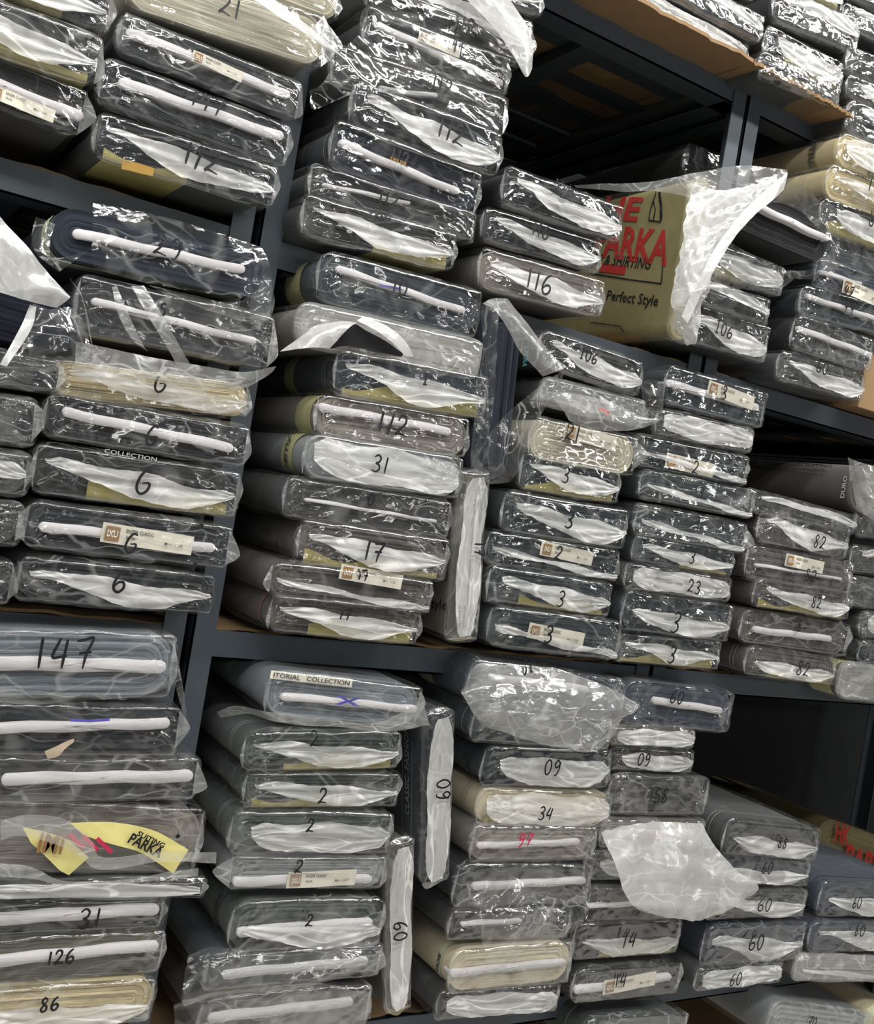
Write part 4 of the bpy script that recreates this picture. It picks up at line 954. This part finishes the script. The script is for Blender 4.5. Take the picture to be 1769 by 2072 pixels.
# 50: diagonal gathered folds and beige-backed lower bag
loft(i50, [[(265, 580, 1.485), (300, 640, 1.47), (345, 715, 1.468), (378, 780, 1.48)], [(290, 578, 1.485), (330, 640, 1.465), (372, 715, 1.465), (412, 778, 1.48)]], 'bag_fold', DRAPE, .006, res=(40, 10))
loft(i50, [[(225, 580, 1.485), (240, 640, 1.475), (270, 690, 1.475), (298, 710, 1.48)], [(235, 578, 1.485), (262, 640, 1.472), (285, 690, 1.474), (299, 712, 1.48)]], 'bag_fold', DRAPE, .004, res=(30, 8))
loft(i50, [[(150, 690, 1.49), (250, 712, 1.475), (380, 735, 1.475), (490, 752, 1.48), (560, 742, 1.49)], [(150, 735, 1.485), (250, 755, 1.472), (380, 772, 1.475), (470, 775, 1.48), (545, 760, 1.49)],
           [(150, 770, 1.49), (210, 776, 1.475), (300, 770, 1.48), (380, 790, 1.48), (500, 785, 1.49)]], 'loose_bag', DRAPE, .010, res=(60, 24))
# beige 21 bag point, 112 drape, 112 pulled bag
loft(i112, [[(722, 70, 1.49), (780, 98, 1.485), (850, 122, 1.485), (925, 165, 1.485), (1010, 215, 1.49)], [(690, 105, 1.475), (750, 135, 1.475), (830, 150, 1.47), (910, 180, 1.475), (1000, 225, 1.48)],
            [(655, 165, 1.47), (720, 170, 1.47), (800, 175, 1.47), (880, 190, 1.475), (960, 210, 1.48)], [(625, 185, 1.49), (632, 222, 1.48), (690, 195, 1.475), (760, 180, 1.478), (800, 182, 1.48)]], 'loose_bag', BAG, .012, res=(60, 34))
# taupe torn bag
blk = fabric(COLS['black'])
loft(itorn, [[(668, 700, 1.486), (690, 672, 1.484), (715, 655, 1.484), (740, 668, 1.484), (780, 690, 1.484), (815, 715, 1.486)], [(668, 706, 1.486), (700, 700, 1.48), (740, 705, 1.48), (780, 715, 1.482), (812, 722, 1.486)]], 'torn_opening', blk, .006, res=(40, 10))
loft(itorn, [[(640, 655, 1.49), (690, 648, 1.475), (722, 652, 1.47)], [(600, 685, 1.485), (650, 672, 1.465), (702, 665, 1.465)], [(566, 712, 1.485), (620, 704, 1.465), (668, 703, 1.468)]], 'torn_bag_edge', MILK, .010, res=(30, 20))
loft(itorn, [[(722, 648, 1.475), (765, 672, 1.468), (800, 700, 1.468), (818, 720, 1.475)], [(735, 640, 1.48), (785, 662, 1.472), (820, 692, 1.472), (835, 722, 1.48)]], 'torn_bag_edge', MILK, .006, res=(30, 8))
# upright navy bolt: LYCRA print and the draping bag
wtext(inav, 'LYCRA', .010, .035, UP(1064, 722, 1.470), (.05, 0, -1), (1, 0, .05), plain('teal_thread', (30, 96, 104)), 'selvedge_lettering')
loft(inav, [[(972, 618, 1.485), (978, 700, 1.48), (965, 800, 1.48), (950, 950, 1.485)], [(1008, 622, 1.47), (1006, 720, 1.462), (1000, 820, 1.465), (985, 890, 1.47)]], 'loose_bag', BAGH, .010, res=(60, 16))
loft(inav, [[(975, 614, 1.48), (1008, 636, 1.46), (1050, 708, 1.45), (1098, 762, 1.45)], [(995, 604, 1.48), (1038, 640, 1.455), (1082, 700, 1.44), (1125, 752, 1.44)], [(1025, 603, 1.48), (1062, 648, 1.46), (1108, 708, 1.445), (1146, 742, 1.445)]], 'loose_bag', DRAPE, .008, res=(50, 20))
loft(inav, [[(1146, 745, 1.445), (1085, 785, 1.44), (1025, 840, 1.44), (980, 890, 1.45)], [(1120, 790, 1.45), (1075, 850, 1.44), (1020, 900, 1.44), (955, 935, 1.46)], [(1085, 850, 1.455), (1058, 910, 1.445), (1020, 950, 1.45), (965, 965, 1.46)], [(1060, 915, 1.46), (1045, 955, 1.455), (1025, 975, 1.46), (985, 980, 1.47)]], 'loose_bag', BAGH, .014, res=(50, 36))
# near-black bolt's big open bag, hanging in front of the printed bale
owner = [o for o in bpy.data.objects if o.get('label', '').startswith('near-black bolt')][0]
inb = dict(root=owner, inv=(Matrix.Translation(owner.location) @ owner.rotation_euler.to_matrix().to_4x4()).inverted(), seed=777)
loft(inb, [[(1404, 376, 1.45), (1388, 450, 1.43), (1362, 560, 1.42), (1352, 620, 1.42), (1372, 675, 1.43), (1396, 702, 1.43)], [(1450, 385, 1.43), (1425, 450, 1.41), (1390, 540, 1.40), (1380, 620, 1.40), (1390, 670, 1.41), (1398, 702, 1.42)],
           [(1500, 380, 1.42), (1465, 440, 1.40), (1420, 520, 1.39), (1400, 610, 1.39), (1405, 660, 1.40), (1402, 700, 1.41)], [(1590, 352, 1.42), (1522, 425, 1.39), (1462, 482, 1.38), (1432, 560, 1.385), (1420, 640, 1.40), (1404, 698, 1.41)]], 'loose_bag', MILK, .024, res=(80, 60), f=1.5)
loft(inb, [[(1588, 350, 1.395), (1512, 418, 1.375), (1444, 505, 1.37), (1376, 640, 1.39)], [(1582, 385, 1.39), (1508, 452, 1.365), (1452, 530, 1.36), (1388, 655, 1.385)]], 'bag_fold', MILK, .010, res=(60, 12))
loft(inb, [[(1160, 376, 1.62), (1250, 372, 1.53), (1330, 366, 1.47), (1400, 350, 1.44), (1500, 336, 1.42), (1590, 346, 1.41)], [(1165, 382, 1.62), (1250, 388, 1.53), (1330, 388, 1.47), (1410, 400, 1.44), (1490, 410, 1.42), (1585, 365, 1.41)]], 'loose_bag', DRAPE, .010, res=(70, 18))
loft(inb, [[(1588, 362, 1.42), (1640, 388, 1.43), (1682, 450, 1.44), (1696, 530, 1.45), (1650, 562, 1.45), (1600, 565, 1.45)], [(1535, 408, 1.44), (1600, 415, 1.45), (1660, 470, 1.45), (1676, 510, 1.45), (1640, 545, 1.45), (1575, 548, 1.45)]], 'loose_bag', BAGH, .010, res=(60, 16))
loft(inb, [[(1455, 478, 1.43), (1500, 505, 1.43), (1560, 530, 1.435), (1605, 562, 1.44)], [(1440, 520, 1.43), (1490, 545, 1.43), (1550, 565, 1.435), (1602, 570, 1.44)], [(1432, 565, 1.44), (1470, 580, 1.435), (1530, 588, 1.44), (1575, 590, 1.45)]], 'loose_bag', BAGH, .010, res=(40, 24))
# 147: large slack cloudy bag
loft(i147b, [[(928, 1398, 1.49), (958, 1345, 1.50), (1010, 1342, 1.49), (1100, 1348, 1.485), (1190, 1375, 1.48), (1285, 1418, 1.48)], [(930, 1402, 1.47), (975, 1388, 1.46), (1040, 1392, 1.455), (1120, 1402, 1.45), (1210, 1420, 1.455), (1292, 1430, 1.465)],
             [(950, 1440, 1.46), (1000, 1445, 1.445), (1060, 1450, 1.44), (1130, 1460, 1.44), (1200, 1465, 1.45), (1262, 1450, 1.46)], [(985, 1472, 1.47), (1030, 1485, 1.45), (1080, 1500, 1.445), (1140, 1512, 1.445), (1195, 1522, 1.45), (1245, 1490, 1.46)]], 'loose_bag', DRAPE, .018, res=(80, 50), f=1.1)
# white bag hanging from the pink-numbered bolt
loft(i451, [[(1212, 1682, 1.48), (1280, 1664, 1.475), (1350, 1662, 1.475), (1418, 1664, 1.48)], [(1238, 1740, 1.465), (1310, 1728, 1.455), (1385, 1722, 1.455), (1452, 1718, 1.465)],
            [(1258, 1795, 1.455), (1335, 1785, 1.445), (1415, 1778, 1.445), (1502, 1770, 1.455)], [(1276, 1830, 1.455), (1350, 1832, 1.44), (1440, 1828, 1.44), (1534, 1796, 1.455)], [(1290, 1842, 1.46), (1360, 1856, 1.445), (1430, 1858, 1.445), (1520, 1815, 1.46)]], 'loose_bag', MILK, .016, res=(60, 50), f=1.1)
# long loose bag from the dark bolt
loft(i103, [[(955, 1815, 1.48), (1015, 1760, 1.475), (1080, 1800, 1.465), (1150, 1820, 1.47), (1185, 1800, 1.48)], [(965, 1850, 1.465), (1020, 1845, 1.455), (1090, 1850, 1.45), (1150, 1865, 1.455), (1190, 1850, 1.465)],
            [(975, 1905, 1.46), (1015, 1900, 1.45), (1065, 1900, 1.445), (1110, 1900, 1.45), (1150, 1890, 1.46)], [(985, 1966, 1.465), (1010, 1962, 1.46), (1035, 1948, 1.455), (1062, 1925, 1.455), (1088, 1905, 1.46)]], 'loose_bag', BAGH, .016, res=(60, 50), f=1.2)
# slack bags low left
loft(i96, [[(378, 1935, 1.50), (430, 1915, 1.49), (520, 1925, 1.485), (640, 1918, 1.485), (760, 1905, 1.49)], [(366, 2010, 1.48), (450, 1992, 1.47), (540, 1985, 1.47), (650, 1975, 1.472), (772, 1940, 1.48)],
           [(372, 2035, 1.48), (440, 2012, 1.475), (540, 2005, 1.475), (640, 1988, 1.48), (740, 1965, 1.49)]], 'loose_bag', BAGH, .012, res=(60, 30))
loft(i97, [[(352, 2035, 1.49), (420, 2010, 1.48), (520, 2000, 1.475), (640, 1985, 1.48), (748, 2010, 1.485)], [(350, 2120, 1.48), (440, 2110, 1.47), (540, 2095, 1.47), (650, 2080, 1.475), (752, 2060, 1.48)]], 'loose_bag', BAGH, .012, res=(60, 24))
loft(i2c, [[(438, 1440, 1.55), (480, 1428, 1.52), (545, 1440, 1.49), (640, 1450, 1.48), (760, 1462, 1.475), (856, 1420, 1.48)], [(446, 1452, 1.55), (500, 1445, 1.52), (570, 1462, 1.49), (680, 1470, 1.48), (790, 1480, 1.475), (868, 1466, 1.48)]], 'loose_bag', DRAPE, .008, res=(60, 14))
# slack bag under the 147 at left and long strips
loft(i147, [[(-60, 1385, 1.485), (60, 1395, 1.475), (180, 1405, 1.475), (290, 1392, 1.475), (350, 1365, 1.485)], [(-60, 1415, 1.485), (60, 1425, 1.475), (160, 1418, 1.475), (280, 1408, 1.478), (355, 1385, 1.485)]], 'loose_bag', BAGH, .008, res=(60, 14))
loft(i147, [[(345, 1300, 1.49), (360, 1340, 1.48), (352, 1385, 1.48)], [(375, 1430, 1.49), (380, 1460, 1.48), (384, 1490, 1.49)]], 'loose_bag', BAGH, .006, res=(20, 20))
# torn yellow paper inside the taupe bolt's bag
loft(iyel, [[(45, 1673, 1.494), (95, 1684, 1.492), (140, 1700, 1.492), (180, 1735, 1.494)], [(62, 1705, 1.492), (95, 1735, 1.490), (120, 1760, 1.491), (140, 1772, 1.494)]], 'torn_yellow_paper', YELLOW, .004, res=(24, 14))
loft(iyel, [[(140, 1664, 1.494), (230, 1664, 1.491), (310, 1680, 1.490), (380, 1718, 1.494)], [(170, 1690, 1.493), (235, 1710, 1.489), (290, 1728, 1.490), (350, 1768, 1.494)]], 'torn_yellow_paper', YELLOW, .004, res=(30, 14))
wtext(iyel, 'PARKA', .016, .058, UP(296, 1711, 1.4835), (.9, 0, -.43), (.43, 0, .9), MARK)
wtext(iyel, 'SUITING', .008, .048, UP(306, 1699, 1.4835), (.9, 0, -.43), (.43, 0, .9), MARK)
wtext(iyel, 'IMI', .03, .035, UP(104, 1706, 1.4845), (.99, 0, -.1), (.1, 0, .99), BROWN)
for dx in (0, 14, 28): line3(iyel, [UP(140+dx*2, 1688+dx*.3, 1.4845), UP(170+dx*2, 1716+dx*.3, 1.4845)], .006, MARKR, 'red_stripe', (0, -1, 0))
loft(iyel, [[(0, 1660, 1.48), (60, 1648, 1.475), (130, 1655, 1.472), (185, 1700, 1.47), (210, 1735, 1.47), (330, 1722, 1.475), (438, 1724, 1.48)], [(0, 1700, 1.48), (40, 1690, 1.475), (110, 1708, 1.472), (160, 1730, 1.47), (205, 1760, 1.47), (330, 1742, 1.475), (436, 1746, 1.48)]], 'bag_fold', DRAPE, .006, res=(70, 14))
loft(iyel, [[(-40, 1745, 1.485), (60, 1752, 1.478), (130, 1782, 1.475), (240, 1780, 1.478), (400, 1755, 1.485)], [(-40, 1772, 1.485), (60, 1776, 1.478), (130, 1790, 1.475), (240, 1788, 1.478), (400, 1772, 1.485)]], 'bag_fold', DRAPE, .006, res=(60, 10))
TAPE = plain('dusty_tape', (190, 172, 150), .4)
loft(i147, [[(90, 1520, 1.478), (110, 1512, 1.474), (135, 1500, 1.47), (150, 1495, 1.475)], [(97, 1536, 1.478), (118, 1530, 1.472), (132, 1515, 1.47), (150, 1502, 1.475)]], 'tape_scrap', TAPE, .004, res=(14, 6))
# big clear bag corner on the 112 above, and bag point of the beige 21
o112 = [o for o in bpy.data.objects if 'hangs down beside the empty shelf' in o.get('label', '')][0]
i_ = dict(root=o112, inv=(Matrix.Translation(o112.location) @ o112.rotation_euler.to_matrix().to_4x4()).inverted(), seed=801)
loft(i_, [[(905, -30, 1.485), (965, 20, 1.475), (1022, 85, 1.468), (1062, 156, 1.465)], [(960, -30, 1.48), (1015, 20, 1.468), (1058, 85, 1.46), (1068, 155, 1.462)], [(1010, -25, 1.485), (1052, 30, 1.475), (1078, 85, 1.47), (1076, 140, 1.47)]], 'loose_bag', MILK, .007, res=(40, 20))
o21 = [o for o in bpy.data.objects if o.get('label', '').startswith('big beige bolt')][0]
i_ = dict(root=o21, inv=(Matrix.Translation(o21.location) @ o21.rotation_euler.to_matrix().to_4x4()).inverted(), seed=802)
loft(i_, [[(470, -30, 1.485), (560, 30, 1.475), (630, 75, 1.472), (688, 113, 1.475)], [(520, -30, 1.485), (590, 25, 1.475), (645, 68, 1.472), (688, 112, 1.475)]], 'bag_fold', MILK, .005, res=(40, 8))
loft(i_, [[(655, 30, 1.485), (668, 60, 1.478), (680, 90, 1.475), (688, 112, 1.475)], [(630, 60, 1.49), (640, 80, 1.48), (660, 100, 1.475), (686, 113, 1.475)]], 'bag_corner', DRAPE, .005, res=(20, 10))
# things deep inside the shelves
g = 'bolts deep inside the shelves'
B(1385, 320, 1478, 352, 72, '', 'black', 'black bolt lying deep in the dark empty shelf above the printed bale', grp=g, Y=1.66, bag='c', earR=0, earL=0, band=[(.44, .5, BAND)])
rb = B(1650, 1700, 1930, 1800, 108, '', 'olive', 'olive paper bale with big red letters, deep in the lower right shelf', grp=g, Y=1.93, L=.3, bag='n', earR=0, earL=0)
rb['root'].children[0].data.materials[0] = plain('shaded_olive_paper', (112, 104, 72), .6)  # olive paper colour darkened to stand for the shade deep in the shelf
tx = (math.cos(rb['tilt']), 0, math.sin(rb['tilt'])); RD = plain('dark_red_print', (176, 34, 30), .5)
wtext(rb, 'HK', .06, .07, UP(1706, 1688, 1.922), tx, UPV, RD)
wtext(rb, 'PARKA', .07, .26, UP(1762, 1748, 1.922), tx, UPV, RD)
ct = bpy.data.objects.new('carton', None); COL.objects.link(ct); ct.location = (1.985, 1.53, LEV['B']+.004)
ct['label'] = 'plain tan cardboard carton at the right edge beside the lowest upper-shelf bolt'; ct['category'] = 'carton'
box('carton_body', (0, 0, 0), (.30, .45, .125), CARD, ct, .002)
box('carton_flap', (0.002, -.002, .1255), (.298, .22, .128), CARD, ct)
box('packing_tape', (.13, -.003, .02), (.17, -.0005, .128), TAPE, ct)
def find(txt, seed=900):
    o = [o for o in bpy.data.objects if txt in o.get('label', '')][0]
    return dict(root=o, inv=(Matrix.Translation(o.location) @ o.rotation_euler.to_matrix().to_4x4()).inverted(), seed=seed)
def stroke(info, pts, w, mat, name, Y=1.483):
    return line3(info, [UP(x, y, Y) for x, y in pts], w, mat, name, (0, -1, 0))
q = find('printed COLLECTION above'); wtext(q, 'COLLECTION', .006, .075, UP(265, 921, 1.481), (.99, 0, 0), (0, 0, 1), THREAD, 'gold_lettering')
q = find('small gold print marked 112'); wtext(q, 'SUPER FINE', .006, .03, UP(806, 326, 1.478), (.99, 0, 0), (0, 0, 1), GOLD, 'gold_lettering')
q = find('gold foil'); loft(q, [[(248, 322, 1.487), (280, 330, 1.484), (312, 340, 1.486)], [(246, 342, 1.487), (280, 350, 1.484), (310, 356, 1.486)]], 'gold_foil', GOLD, .004, res=(12, 6))
q = find('blue pen mark'); stroke(q, [(142, 1457), (180, 1459), (222, 1456)], .004, MARKB, 'pen_mark', 1.479)
q = find('faint red mark'); stroke(q, [(1212, 826), (1232, 834), (1228, 842)], .004, plain('faded_red', (196, 120, 110), .6), 'red_mark', 1.438)
# little vent holes punched in the film
for txt, x, y in (('printed cream label across', 408, 1064), ('printed cream label across', 395, 1143), ('torn yellow wrapping', 360, 1692), ('cream label marked 14', 1338, 1945)):
    q = find(txt); c = UP(x, y, 1.478)
    V = [tuple(q['inv'] @ Vector(c+np.array([.0034*math.cos(k), 0, .0034*math.sin(k)]))) for k in np.linspace(0, 2*math.pi, 14, endpoint=False)]
    mesh_obj('vent_hole', V, [tuple(range(14))], MARK, q['root'], False)
